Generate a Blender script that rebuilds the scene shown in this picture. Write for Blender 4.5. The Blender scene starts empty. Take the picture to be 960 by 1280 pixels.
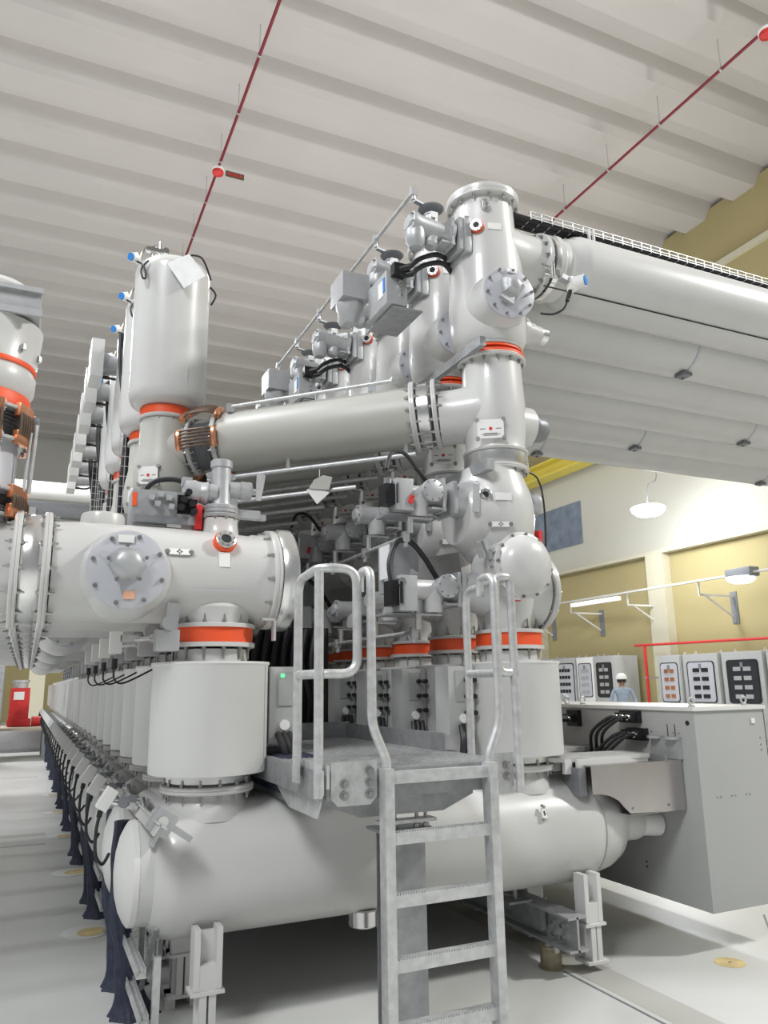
import bpy, bmesh, math, random
from mathutils import Vector as V, Matrix, Quaternion
random.seed(7)
PI=math.pi
COL=bpy.context.scene.collection
sc=bpy.context.scene
P=0.60           # spacing of the phases along the row (Y)
Y0=3.95          # first phase
# ------------------------------------------------------------------ materials
M={}
def mat(name,col,rough=.45,metal=0,noise=.03,scale=6,bump=0,emit=None,coat=0,alpha=1,trans=0,bscale=None):
    m=bpy.data.materials.new(name); m.use_nodes=True; nt=m.node_tree; n=nt.nodes; l=nt.links
    b=n['Principled BSDF']
    b.inputs['Roughness'].default_value=rough; b.inputs['Metallic'].default_value=metal
    b.inputs['Coat Weight'].default_value=coat
    b.inputs['Alpha'].default_value=alpha; b.inputs['Transmission Weight'].default_value=trans
    tc=n.new('ShaderNodeTexCoord')
    nz=n.new('ShaderNodeTexNoise'); nz.inputs['Scale'].default_value=scale; nz.inputs['Detail'].default_value=5
    l.new(tc.outputs['Object'],nz.inputs['Vector'])
    r=n.new('ShaderNodeValToRGB')
    r.color_ramp.elements[0].position=.3; r.color_ramp.elements[1].position=.7
    c=V(col)
    r.color_ramp.elements[0].color=(*[max(0,x*(1-noise)) for x in col],1)
    r.color_ramp.elements[1].color=(*[min(1,x*(1+noise)) for x in col],1)
    l.new(nz.outputs['Fac'],r.inputs['Fac']); l.new(r.outputs['Color'],b.inputs['Base Color'])
    if bump:
        bp=n.new('ShaderNodeBump'); bp.inputs['Strength'].default_value=bump; bp.inputs['Distance'].default_value=.01
        z2=n.new('ShaderNodeTexNoise'); z2.inputs['Scale'].default_value=bscale or scale*8; l.new(tc.outputs['Object'],z2.inputs['Vector'])
        l.new(z2.outputs['Fac'],bp.inputs['Height']); l.new(bp.outputs['Normal'],b.inputs['Normal'])
    if emit:
        b.inputs['Emission Color'].default_value=(*emit[:3],1); b.inputs['Emission Strength'].default_value=emit[3]
    M[name]=m; return m
mat('paint',(.60,.60,.585),.32,0,.025,3,coat=.25)
mat('paint_warm',(.47,.465,.43),.42,0,.03,3)
mat('paint_cool',(.50,.51,.55),.38,0,.03,4)
mat('casing',(.70,.70,.685),.42,0,.02,2)
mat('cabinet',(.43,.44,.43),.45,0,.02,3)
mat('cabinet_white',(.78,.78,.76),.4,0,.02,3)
mat('cabinet_dark',(.36,.37,.36),.5,0,.03,3)
mat('cast',(.46,.47,.48),.42,.35,.06,20,bump=.1)
mat('cast_mid',(.36,.37,.38),.42,.2,.06,20)
mat('window_blue',(.20,.24,.30),.25,0,.2,3)
mat('cast_light',(.56,.56,.565),.42,.2,.05,20)
mat('cast_dark',(.22,.23,.245),.45,.2,.08,14)
mat('galv',(.60,.61,.61),.42,.55,.13,28,bump=.08)
mat('galv_dull',(.36,.37,.38),.5,.5,.15,16,bump=.1)
mat('alu',(.76,.76,.75),.24,.85,.05,9)
mat('steel',(.50,.475,.47),.24,.9,.12,2)
mat('chrome',(.75,.75,.74),.15,1,.05,20)
mat('bolt',(.38,.38,.37),.35,.8,.1,40)
mat('orange',(.86,.10,.025),.5,0,.03,9)
mat('red',(.62,.03,.03),.45,0,.08,9)
mat('pipe_red',(.20,.010,.022),.45,0,.08,9)
mat('copper',(.78,.36,.20),.28,.9,.10,18)
mat('copper_dark',(.16,.11,.08),.5,.5,.2,18)
mat('black',(.012,.012,.014),.42,0,.2,20)
mat('rubber',(.02,.02,.022),.5,0,.2,20)
mat('wrap',(.028,.034,.06),.6,0,.35,24,bump=.6,bscale=40)
mat('white',(.85,.85,.83),.5,0,.02,9)
mat('paper',(.80,.81,.82),.35,0,.05,14,bump=.3)
mat('blue',(.03,.22,.62),.4,0,.1,30)
mat('green_light',(.02,.6,.12),.4,emit=(.1,.9,.25,2))
mat('glass_dark',(.03,.035,.04),.08,0,.1,5,coat=.5)
mat('glass',(.75,.85,.92),.03,0,.02,5,trans=.92)
mat('yellow_wall',(.42,.355,.175),.8,0,.035,.6)
mat('yellow_pale',(.58,.55,.42),.8,0,.03,.7)
mat('cream',(.56,.55,.48),.8,0,.03,.5)
mat('crane_yellow',(.72,.60,.10),.5,0,.04,2)
mat('ceiling',(.52,.497,.478),.85,0,.035,.35)
mat('ceil_white',(.66,.655,.65),.85,0,.03,.5)
mat('far_white',(.60,.60,.57),.8,0,.03,.5)
mat('skin',(.35,.20,.13),.6,0,.05,20)
mat('coverall',(.30,.36,.45),.8,0,.12,12)
mat('lamp_white',(.95,.97,1),.4,emit=(.93,.96,1,60))
mat('tube_white',(.9,.9,.88),.4,emit=(.95,.97,1,.6))
mat('orange_sticker',(.75,.42,.28),.5,0,.1,40)
mat('plywood',(.50,.43,.34),.7,0,.1,4)
mat('pedestal',(.34,.29,.20),.5,.3,.2,18)
mat('stain',(.62,.50,.24),.5,0,.25,9)
# floor : epoxy with joints, stains
def floor_mat():
    m=bpy.data.materials.new('floor'); m.use_nodes=True; nt=m.node_tree; n=nt.nodes; l=nt.links; b=n['Principled BSDF']
    b.inputs['Roughness'].default_value=.33
    tc=n.new('ShaderNodeTexCoord'); nz=n.new('ShaderNodeTexNoise'); nz.inputs['Scale'].default_value=.7; nz.inputs['Detail'].default_value=6
    l.new(tc.outputs['Object'],nz.inputs['Vector'])
    r=n.new('ShaderNodeValToRGB'); r.color_ramp.elements[0].position=.33; r.color_ramp.elements[1].position=.66
    r.color_ramp.elements[0].color=(.57,.58,.56,1); r.color_ramp.elements[1].color=(.68,.685,.665,1)
    l.new(nz.outputs['Fac'],r.inputs['Fac']); l.new(r.outputs['Color'],b.inputs['Base Color'])
    r2=n.new('ShaderNodeMapRange'); r2.inputs['To Min'].default_value=.25; r2.inputs['To Max'].default_value=.5
    l.new(nz.outputs['Fac'],r2.inputs['Value']); l.new(r2.outputs['Result'],b.inputs['Roughness'])
    M['floor']=m
floor_mat()
# ------------------------------------------------------------------ mesh helpers
def frame(ax):
    z=V(ax).normalized(); t=V((0,0,1)) if abs(z.z)<.9 else V((1,0,0))
    x=t.cross(z).normalized(); y=z.cross(x); return x,y,z
class MB:
    def __init__(s): s.bm=bmesh.new()
    def box(s,c,d,rz=0,rx=0,ry=0,bev=0):
        t=bmesh.new(); bmesh.ops.create_cube(t,size=1)
        for v in t.verts: v.co=V((v.co.x*d[0],v.co.y*d[1],v.co.z*d[2]))
        if bev: bmesh.ops.bevel(t,geom=t.edges[:],offset=bev,segments=2,affect='EDGES',profile=.7)
        R=Matrix.Rotation(rz,4,'Z')@Matrix.Rotation(ry,4,'Y')@Matrix.Rotation(rx,4,'X')
        t.transform(Matrix.Translation(V(c))@R); s._add(t); return s
    def _add(s,t):
        me=bpy.data.meshes.new('t'); t.to_mesh(me); s.bm.from_mesh(me); bpy.data.meshes.remove(me); t.free()
    def lathe(s,o,ax,prof,seg=40,cap=True):
        x,y,z=frame(ax); o=V(o); rings=[]; bm=s.bm
        for t,r in prof:
            if r<1e-5: rings.append([bm.verts.new(o+z*t)])
            else: rings.append([bm.verts.new(o+z*t+(x*math.cos(a)+y*math.sin(a))*r) for a in (2*PI*i/seg for i in range(seg))])
        for a,b in zip(rings,rings[1:]):
            for i in range(seg):
                j=(i+1)%seg
                if len(a)==1 and len(b)==1: break
                if len(a)==1: bm.faces.new((a[0],b[i],b[j]))
                elif len(b)==1: bm.faces.new((a[i],b[0],a[j]))
                else: bm.faces.new((a[i],b[i],b[j],a[j]))
        if cap:
            if len(rings[0])>1: bm.faces.new(rings[0])
            if len(rings[-1])>1: bm.faces.new(rings[-1][::-1])
        return s
    def cyl(s,a,b,r,seg=20,r2=None,bev=0):
        a=V(a);b=V(b);L=(b-a).length; r2=r if r2 is None else r2
        pr=[(0,r),(L,r2)]
        if bev: pr=[(0,r-bev),(bev,r),(L-bev,r2),(L,r2-bev)]
        return s.lathe(a,b-a,pr,seg)
    def tube(s,pts,r,seg=10,smooth=True,sub=6,rad=None):
        pts=[V(p) for p in pts]
        if smooth and len(pts)>2:
            q=[]; n=len(pts)
            for i in range(n-1):
                p0=pts[max(i-1,0)];p1=pts[i];p2=pts[i+1];p3=pts[min(i+2,n-1)]
                for k in range(sub):
                    t=k/sub
                    q.append(.5*((2*p1)+(-p0+p2)*t+(2*p0-5*p1+4*p2-p3)*t*t+(-p0+3*p1-3*p2+p3)*t**3))
            q.append(pts[-1]); pts=q
        x,y,z=frame(pts[1]-pts[0]); rings=[]; bm=s.bm
        for i,p in enumerate(pts):
            d=(pts[min(i+1,len(pts)-1)]-pts[max(i-1,0)]).normalized()
            x=(x-d*x.dot(d)).normalized(); y=d.cross(x)
            rr=rad(i/(len(pts)-1)) if rad else r
            rings.append([bm.verts.new(p+(x*math.cos(a)+y*math.sin(a))*rr) for a in (2*PI*k/seg for k in range(seg))])
        for a,b in zip(rings,rings[1:]):
            for i in range(seg):
                j=(i+1)%seg; bm.faces.new((a[i],a[j],b[j],b[i]))
        bm.faces.new(rings[0][::-1]); bm.faces.new(rings[-1]); return s
    def bend(s,pts,r,br,seg=14):            # pipe with round bends of radius br at the corners
        pts=[V(p) for p in pts]; out=[pts[0]]
        for a,b,c in zip(pts,pts[1:],pts[2:]):
            u=(a-b); w=(c-b); k=min(br,u.length*.49,w.length*.49); u.normalize(); w.normalize()
            p0=b+u*k; p2=b+w*k
            for i in range(7):
                t=i/6; out.append(p0*(1-t)**2+b*2*t*(1-t)+p2*t*t)
        out.append(pts[-1]); return s.tube(out,r,seg,smooth=False)
    def prism(s,poly,o,u,v,th):              # polygon in plane (u,v) extruded along u x v
        o=V(o);u=V(u).normalized();v=V(v).normalized();n=u.cross(v)
        A=[s.bm.verts.new(o+u*a+v*b) for a,b in poly]; B=[s.bm.verts.new(o+u*a+v*b+n*th) for a,b in poly]
        s.bm.faces.new(A[::-1]); s.bm.faces.new(B); k=len(A)
        for i in range(k): s.bm.faces.new((A[i],A[(i+1)%k],B[(i+1)%k],B[i]))
        return s
    def build(s,name,m,parent=None,ang=35,flat=False):
        bm=s.bm; bmesh.ops.recalc_face_normals(bm,faces=bm.faces[:])
        off=V((0,0,0)); p=parent
        while p: off+=p.location; p=p.parent
        for v in bm.verts: v.co-=off
        for f in bm.faces: f.smooth=not flat
        me=bpy.data.meshes.new(name); bm.to_mesh(me); bm.free()
        if not flat: me.set_sharp_from_angle(angle=math.radians(ang))
        me.materials.append(M[m]); o=bpy.data.objects.new(name,me); COL.objects.link(o)
        if parent: o.parent=parent
        return o
def thing(name,loc,label,cat,group=None):
    o=bpy.data.objects.new(name,None); COL.objects.link(o); o.location=loc; o.empty_display_size=.1
    o['label']=label; o['category']=cat
    if group: o['group']=group
    return o
def tag(o,label,cat,group=None,kind=None):
    o['label']=label; o['category']=cat
    if group: o['group']=group
    if kind: o['kind']=kind
    return o
def struct(o,label=None):
    o['kind']='structure'; o['category']=o.name.split('_')[0]
    o['label']=label or o.name.replace('_',' '); return o
def copy_tree(o,parent=None):
    c=o.copy(); COL.objects.link(c)
    if parent: c.parent=parent
    for ch in list(o.children): copy_tree(ch,c)
    return c
ORD=['first','second','third','fourth','fifth','sixth','seventh','eighth','ninth','tenth','eleventh','twelfth','thirteenth','fourteenth','fifteenth','sixteenth','seventeenth','eighteenth','nineteenth','twentieth']
def oname(k):
    return ORD[k] if k<20 else ('twenty-'+ORD[k-20] if k<29 else ['thirtieth','thirty-first','thirty-second','thirty-third','thirty-fourth','thirty-fifth','thirty-sixth','thirty-seventh'][k-29])
def repeat(root,n,fmt,dy=P,start=1,drop=()):
    out=[root]
    for k in range(start,n):
        c=copy_tree(root); c.location=root.location+V((0,dy*k,0)); c['label']=fmt%oname(k); out.append(c)
        for ch in list(c.children):
            if ch.name.split('.')[0] in drop:
                for g in list(ch.children): bpy.data.objects.remove(g)
                bpy.data.objects.remove(ch)
    return out
def bolts(parent,o,ax,R,n,r=.011,h=.03,name='bolt_ring',ph=.2,m='bolt'):
    x,y,z=frame(ax); b=MB(); o=V(o)
    for i in range(n):
        a=2*PI*(i+ph)/n; c=o+(x*math.cos(a)+y*math.sin(a))*R
        b.cyl(c-z*h/2,c+z*h/2,r,6); b.cyl(c-z*h*.8,c+z*h*.8,r*.5,6)
    return b.build(name,m,parent)
def flange(parent,o,ax,R,t,n=12,m='paint',name='flange',br=None,bh=None):
    z=V(ax).normalized(); e=min(.006,t/4)
    f=MB().lathe(V(o)-z*t/2,ax,[(0,R-e),(e,R),(t/2-.002,R),(t/2,R-.003),(t/2+.002,R),(t-e,R),(t,R-e)],48).build(name,m,parent)
    if n: bolts(parent,o,ax,br or R-.022,n,h=bh or t+.035)
    return f
def plate_sign(parent,o,u,v,w,h,name='sign_plate',red=True,lines=3,corner=False):
    u=V(u).normalized(); v=V(v).normalized(); n=u.cross(v); o=V(o)
    p=MB().prism([(-w/2,-h/2),(w/2,-h/2),(w/2,h/2),(-w/2,h/2)],o,u,v,.004).build(name,'white',parent,flat=True)
    if corner:
        b=MB()
        for sx in (-1,1):
            for sz in (-1,1): c=o+u*sx*w*.5+v*sz*h*.5; b.cyl(c-n*.012,c+n*.008,.013,12)
        b.build('rivet','bolt',p)
    if red: MB().cyl(o,o+n*.006,min(w,h)*.09,16).build('red_dot','red',p)
    if lines:
        b=MB()
        for i in range(lines):
            yy=-h*.36+i*h*.17/lines if corner else -h*.3+i*h*.6/max(1,lines-1)
            L=w*.36 if i%2 else w*.26
            b.prism([(-L,yy-.0015),(L,yy-.0015),(L,yy+.0015),(-L,yy+.0015)],o+n*.004,u,v,.0008)
        if corner:
            for sx in (-1,1): b.prism([(sx*w*.3-w*.1,-.002),(sx*w*.3+w*.1,-.002),(sx*w*.3+w*.1,.002),(sx*w*.3-w*.1,.002)],o+n*.004,u,v,.0008)
        b.build('print','rubber',p)
    return p
def emblem(parent,o,u,v,w=.10,h=.032,name='marker_plate'):
    u=V(u).normalized(); v=V(v).normalized(); n=u.cross(v); o=V(o)
    p=MB().prism([(-w/2,-h/2),(w/2,-h/2),(w/2,h/2),(-w/2,h/2)],o,u,v,.004).build(name,'white',parent,flat=True)
    b=MB(); 
    for a in range(4):
        c,s_=math.cos(a*PI/2),math.sin(a*PI/2)
        b.prism([(c*.004-s_*.0015,s_*.004+c*.0015),(c*.004+s_*.0015,s_*.004-c*.0015),(c*.015+s_*.0015,s_*.015-c*.0015),(c*.015-s_*.0015,s_*.015+c*.0015)],o+n*.004,u,v,.001)
    k=[b.bm.verts.new(o+n*.0052+u*math.cos(2*PI*i/20)*.010+v*math.sin(2*PI*i/20)*.010) for i in range(20)]
    k2=[b.bm.verts.new(o+n*.0052+u*math.cos(2*PI*i/20)*.008+v*math.sin(2*PI*i/20)*.008) for i in range(20)]
    for i in range(20): b.bm.faces.new((k[i],k[(i+1)%20],k2[(i+1)%20],k2[i]))
    b.build('print','rubber',p)
    b=MB()
    for sx in (-1,1): c=o+u*sx*(w/2+.006); b.cyl(c-n*.006,c+n*.004,.013,14)
    b.build('rivet','bolt',p)
    return p
def sight_glass(parent,o,ax,ring='orange',r=.045):
    x,y,z=frame(ax); o=V(o)
    MB().cyl(o-z*.05,o+z*.012,r*1.25,28).build('sight_glass_gasket',ring,parent)
    g=MB().lathe(o+z*.012,z,[(0,r*1.12),(.014,r*1.12),(.016,r*1.05),(.016,r*.6),(.004,r*.55)],28,cap=False).build('sight_glass_rim','alu',parent)
    MB().cyl(o+z*.0,o+z*.02,r*.58,20).build('lens','glass_dark',g)
    bolts(g,o+z*.03,z,r*.86,8,.005,.008)
X_,Y_,Z_=V((1,0,0)),V((0,1,0)),V((0,0,1))
exec_parts=[]
KEY,LEFT,REAR,FAR,UP,LAMP,WORLD,EXPO=1800,760,300,1900,850,330,.24,-.02
AISLE=1100
# ------------------------------------------------------------------ 1. breaker tanks
def make_tank():
    yc,zc=Y0,.675; t=thing('breaker_tank',(1.8,yc,.08),'large horizontal pale grey tank at the front, lying behind the ladder','tank','breaker tanks')
    o=(0,yc,zc)
    MB().lathe(o,X_,[(.515,.225),(.545,.228),(.575,.232),(.595,.26),(.63,.285),(.68,.298),(2.94,.298),(2.99,.296),(3.02,.288),(3.03,.28)],64).build('tank_shell','paint',t)
    MB().lathe(o,X_,[(3.026,.284),(3.033,.287),(3.042,.278)],64).build('weld_seam','cabinet_dark',t)
    MB().lathe(o,X_,[(3.03,.27),(3.09,.268),(3.17,.252),(3.24,.22),(3.30,.165),(3.335,.10),(3.348,.05),(3.35,0)],56).build('dome_end','paint',t)
    c=MB().lathe(o,X_,[(.43,0),(.432,.05),(.44,.11),(.455,.165),(.475,.205),(.49,.225),(.515,.228),(.517,.222)],56).build('end_cover','casing',t)
    bolts(c,(.51,yc,zc),X_,.214,10,.012,.02)
    for x in (.84,2.63):
        MB().lathe((x,yc,zc+.22),Z_,[(0,.21),(.05,.20),(.08,.185),(.10,.176),(.13,.172),(.165,.172)],48).build('nozzle','paint',t)
    # legs
    for x,ex in ((.805,-1),(2.88,1)):
        for s in (-1,1):
            y=yc+s*.27
            lg=MB(); w=.048 if x<2 else .043
            lg.box((x-w,y,.36),(.026,.09,.24)); lg.box((x+w,y,.36),(.026,.09,.24)); lg.box((x,y+.02,.36),(w*2,.02,.20))
            lg.box((x,y,.228),(w*2+.05,.11,.014)); lg.box((x,y,.285),(w*2+.02,.086,.10))
            lg.box((x-.018,y,.135),(.03,.10,.17)); lg.box((x+.022,y,.135),(.03,.096,.17)); lg.box((x,y,.135),(w*2,.012,.17))
            lg.box((x-.03,y-.045,.135),(.10,.008,.17)) if 0 else None
            lg.box((x,y,.047),(w*2+.05,.12,.014))
            if x<2: lg.box((x-.06,y-.04,.02),(.05,.02,.05)); lg.box((x+.06,y-.04,.02),(.05,.02,.05))
            lg.build('leg','casing',t)
    MB().cyl((1.62,yc-.10,zc-.34),(1.62,yc-.10,zc-.26),.075,24,bev=.006).build('drain_port','alu',t)
    lf=V((2.61,yc-.287,zc+.135))
    p=MB().box(lf,(.024,.008,.055),rz=-.1,rx=-.45).build('marker_plate','white',t)
    MB().cyl(lf+V((0,-.006,.032)),lf+V((0,.02,.036)),.008,12).cyl(lf+V((0,-.006,-.034)),lf+V((0,.02,-.03)),.008,12).build('rivet','bolt',p)
    MB().box(lf+V((0,-.006,0)),(.008,.004,.022),rz=-.1,rx=-.45).build('print','black',p)
    return t
tk=make_tank(); tanks=repeat(tk,30,'pale grey breaker tank, %s counted back from the ladder end')

# ------------------------------------------------------------------ 2. drum shaped current transformers
def make_drum(x,side,name_label):
    yc=Y0; t=thing('current_transformer',(x,yc,1.0),name_label,'transformer','drum transformers')
    o=(x,yc,0)
    MB().lathe(o,Z_,[(1.10,.27),(1.10,.281),(1.106,.284),(1.60,.284),(1.612,.292),(1.622,.291),(1.624,.25),(1.624,.16)],64).build('casing','casing',t)
    s=MB(); s.box((x+.235,yc-.158,1.36),(.004,.006,.50)); s.build('casing_seam','cabinet_dark',t)
    MB().lathe(o,Z_,[(1.055,.185),(1.06,.20),(1.10,.20)],48).build('lower_collar','alu',t)
    flange(t,(x,yc,1.03),Z_,.225,.035,14,bh=.06)
    MB().lathe(o,Z_,[(1.62,.18),(1.66,.175),(1.685,.175)],48).build('neck','paint',t)
    s2=side
    bx=MB().box((x+s2*.375,yc+.02,1.41),(.17,.16,.38),bev=.006).build('terminal_box','cabinet',t)
    MB().box((x+s2*.375,yc-.062,1.49),(.08,.008,.17)).build('nameplate','cabinet_dark',bx)
    MB().cyl((x+s2*.37,yc-.070,1.31),(x+s2*.37,yc-.058,1.31),.026,24).build('cap','white',bx)
    if s2>0: MB().cyl((x+.355,yc-.072,1.555),(x+.355,yc-.064,1.555),.010,12).build('indicator','green_light',bx)
    g=MB()
    for i in range(3):
        for j in range(2): c=V((x+s2*.33+(.045*j-.02),yc-.06,1.52-.09*i)); g.cyl(c,c+V((0,-.035,0)),.014,10)
    if s2<0: g.build('cable_gland','rubber',bx)
    h=MB()
    for i in range(3): h.tube([(x+s2*(.33+.03*i),yc-.07,1.27),(x+s2*(.35+.03*i),yc-.12,1.20),(x+s2*(.38+.02*i),yc-.11,1.08),(x+s2*(.40+.02*i),yc-.05,.95)],.017,8)
    h.build('hose','rubber',t)
    return t
dl=make_drum(.84,1,'upright drum-shaped transformer at the front left, under the orange ring')
repeat(dl,34,'left-hand drum-shaped transformer, %s counted back from the front',)
dr=make_drum(2.63,-1,'upright drum-shaped transformer behind the right guard rail')
repeat(dr,10,'right-hand drum-shaped transformer, %s counted back from the front')

# ------------------------------------------------------------------ 3. left horizontal bus chambers
def ringset(t,x,yc,z0,z1,R,R2=None,seg=56):
    R2=R2 or R+.012
    MB().lathe((x,yc,0),Z_,[(z0,R2-.003),(z0+.003,R2),(z0+.022,R2),(z0+.022,R),(z0,R)],seg).build('lower_flange','paint',t)
    MB().lathe((x,yc,0),Z_,[(z0+.022,R),(z1-.02,R)],seg).build('insulator_ring','orange',t)
    MB().lathe((x,yc,0),Z_,[(z1-.02,R),(z1-.02,R2),(z1-.003,R2),(z1,R2-.003)],seg).build('upper_flange','paint',t)
    bolts(t,(x,yc,(z0+z1)/2),Z_,R-.02,12,.011,z1-z0+.03)
def make_chamber():
    yc,zc=Y0,2.055; t=thing('bus_chamber',(.84,yc,1.69),'horizontal grey chamber with a bolted round cover, at the front left','switchgear','left horizontal chambers')
    MB().lathe((0,yc,zc),X_,[(.06,.235),(.20,.242),(.62,.24),(.80,.235),(1.02,.225),(1.06,.235),(1.10,.24)],64).lathe(
        (.84,yc,0),Z_,[(1.79,.180),(1.83,.182),(1.85,.186),(1.875,.194),(1.89,.197),(1.90,.19),(1.95,.15)],56).lathe(
        (.28,yc,0),Z_,[(2.15,.17),(2.24,.15),(2.265,.125),(2.28,.105),(2.33,.103),(2.342,.097),(2.345,.09)],44).lathe(
        (.86,yc,0),Z_,[(2.15,.15),(2.25,.125),(2.28,.10),(2.33,.093),(2.36,.092)],40).build('chamber_shell','paint',t)
    MB().lathe((.382,yc,zc-.03),-Y_,[(.1,.215),(.20,.212),(.26,.198),(.30,.182),(.335,.172)],56).build('front_nozzle','paint',t)
    MB().lathe((0,yc,zc),X_,[(-1.6,.225),(-.10,.225)],56).build('left_pipe','paint',t)
    for x in (-.09,.035): flange(t,(x,yc,zc),X_,.278,.035,14,bh=.06)
    MB().lathe((0,yc,zc),X_,[(-.07,.25),(-.03,.262),(.0,.262),(.02,.25)],56).build('joint_ring','alu',t)
    # end flange
    flange(t,(1.115,yc,zc),X_,.262,.04,12,bh=.07)
    MB().lathe((0,yc,zc),X_,[(1.135,.22),(1.14,.255),(1.16,.27),(1.21,.272),(1.222,.262),(1.222,0)],56).build('end_cover','alu',t)
    # front cover
    fy=yc-.335
    c=MB().lathe((.375,yc,zc-.03),-Y_,[(.335,.174),(.337,.179),(.352,.179),(.356,.173),(.356,0)],56).build('front_cover','paint_cool',t)
    bolts(c,(.375,fy-.02,zc-.03),Y_,.156,8,.011,.018,ph=.35)
    b=MB()
    for i in range(3):
        a=.5+i*2*PI/3; d=V((math.cos(a),0,math.sin(a)))
        b.prism([(.0,-.05),(.14,-.012),(.14,.012),(0,.05)],(.375,fy-.024,zc-.03),d,Y_.cross(d),.012) 
    b.build('rib','paint_cool',c)
    MB().lathe((.37,fy-.02,zc-.03+.02),-Y_,[(0,.085),(.03,.083),(.055,.07),(.07,.045),(.075,0)],6).build('pressure_boss','cast',c)
    bolts(c,(.37,fy-.06,zc-.03+.02),Y_,.085,5,.009,.015,name='boss_bolt')
    MB().box((.36,fy-.026,zc-.03+.14),(.07,.004,.035)).build('label_plate','white',c)
    MB().box((.385,fy-.026,zc-.03-.115),(.05,.004,.035)).build('sticker','orange_sticker',c)
    # ring below
    ringset(t,.84,yc,1.695,1.81,.203)
    # valve post
    flange(t,(.86,yc,2.375),Z_,.102,.02,10,m='cast',name='valve_base',br=.09,bh=.03)
    flange(t,(.86,yc,2.41),Z_,.095,.045,0,m='cast',name='valve_collar')
    MB().lathe((.86,yc,0),Z_,[(2.43,.06),(2.46,.053),(2.60,.052),(2.64,.05),(2.645,.058),(2.68,.058),(2.684,.052),(2.684,.03),(2.66,.028)],32).build('valve_post','cast',t)
    v=MB().lathe((.90,yc,2.53),X_,[(0,.045),(.06,.045),(.062,.05),(.12,.05),(.122,.04)],24).lathe((.82,yc,2.50),-X_,[(0,.05),(.06,.05),(.10,.065),(.15,.06),(.16,.03)],24).build('valve_body','cast',t)
    MB().prism([(-.015,-.07),(.012,-.07),(.035,.07),(.02,.085),(-.01,.08)],(1.05,yc-.05,2.54),X_,Z_,.014).cyl((1.03,yc,2.53),(1.07,yc-.0,2.53),.018,12).build('valve_lever','galv',v)
    b=MB()
    for i in range(2): b.cyl((.80+.12*i,yc-.01,2.60),(.80+.12*i,yc+.01,2.60),.018,12)
    b.build('lifting_eye','cast',t)
    MB().box((1.01,yc,2.40),(.12,.05,.045)).box((1.08,yc,2.39),(.05,.03,.03)).build('valve_arm','cast',t)
    # sight glass
    sight_glass(t,(.845,yc-.205,2.21),V((.05,-.9,.42)))
    MB().box((.84,yc-.228,2.115),(.055,.004,.075),rx=-.15).build('tag','white',t)
    emblem(t,(.62,yc-.232,2.14),X_,V((0,.35,.93)))
    MB().prism([(-.11,-.002),(.11,-.002),(.11,.002),(-.11,.002)],(.80,yc-.238,1.96),X_,Z_,.003).build('raised_edge','paint_cool',t)
    MB().box((1.04,yc-.02,2.26),(.055,.05,.05),bev=.01).build('lug','paint',t)
    # little drive bracket at the lower left of the ring
    b=MB(); b.box((.60,yc-.20,1.80),(.06,.05,.19),ry=.08); b.cyl((.59,yc-.235,1.80),(.59,yc-.17,1.80),.035,16); b.box((.585,yc-.19,1.72),(.11,.08,.10),bev=.008)
    b.build('support_bracket','cast',t)
    b=MB().box((1.08,yc-.18,1.83),(.07,.04,.012)).box((1.11,yc-.18,1.78),(.012,.04,.11)).build('angle_bracket','galv',t)
    return t
ch=make_chamber()
cl=repeat(ch,14,'horizontal grey chamber above the left drums, %s from the front',drop=('front_nozzle','front_cover','rib'))

# linkage between chambers with small grey box, low left under the chambers
def make_link():
    t=thing('position_switch',(.40,4.15,1.72),'small grey switch box hanging under the front left chamber','switch box','switch boxes under the chambers')
    MB().box((.395,4.15,1.73),(.06,.05,.11),bev=.004).build('housing','cabinet_white',t)
    MB().cyl((.42,4.15,1.74),(.56,4.12,1.75),.012,10).box((.46,4.14,1.75),(.09,.03,.035)).cyl((.56,4.12,1.75),(.60,4.12,1.75),.022,10).build('rod','galv',t)
    MB().cyl((.395,4.15,1.65),(.395,4.15,1.60),.014,10).tube([(.395,4.15,1.60),(.40,4.17,1.55),(.45,4.2,1.53),(.6,4.25,1.60)],.005,8).build('cable','rubber',t)
    return t
repeat(make_link(),4,'small grey switch box under the chambers, %s from the front')

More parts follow.
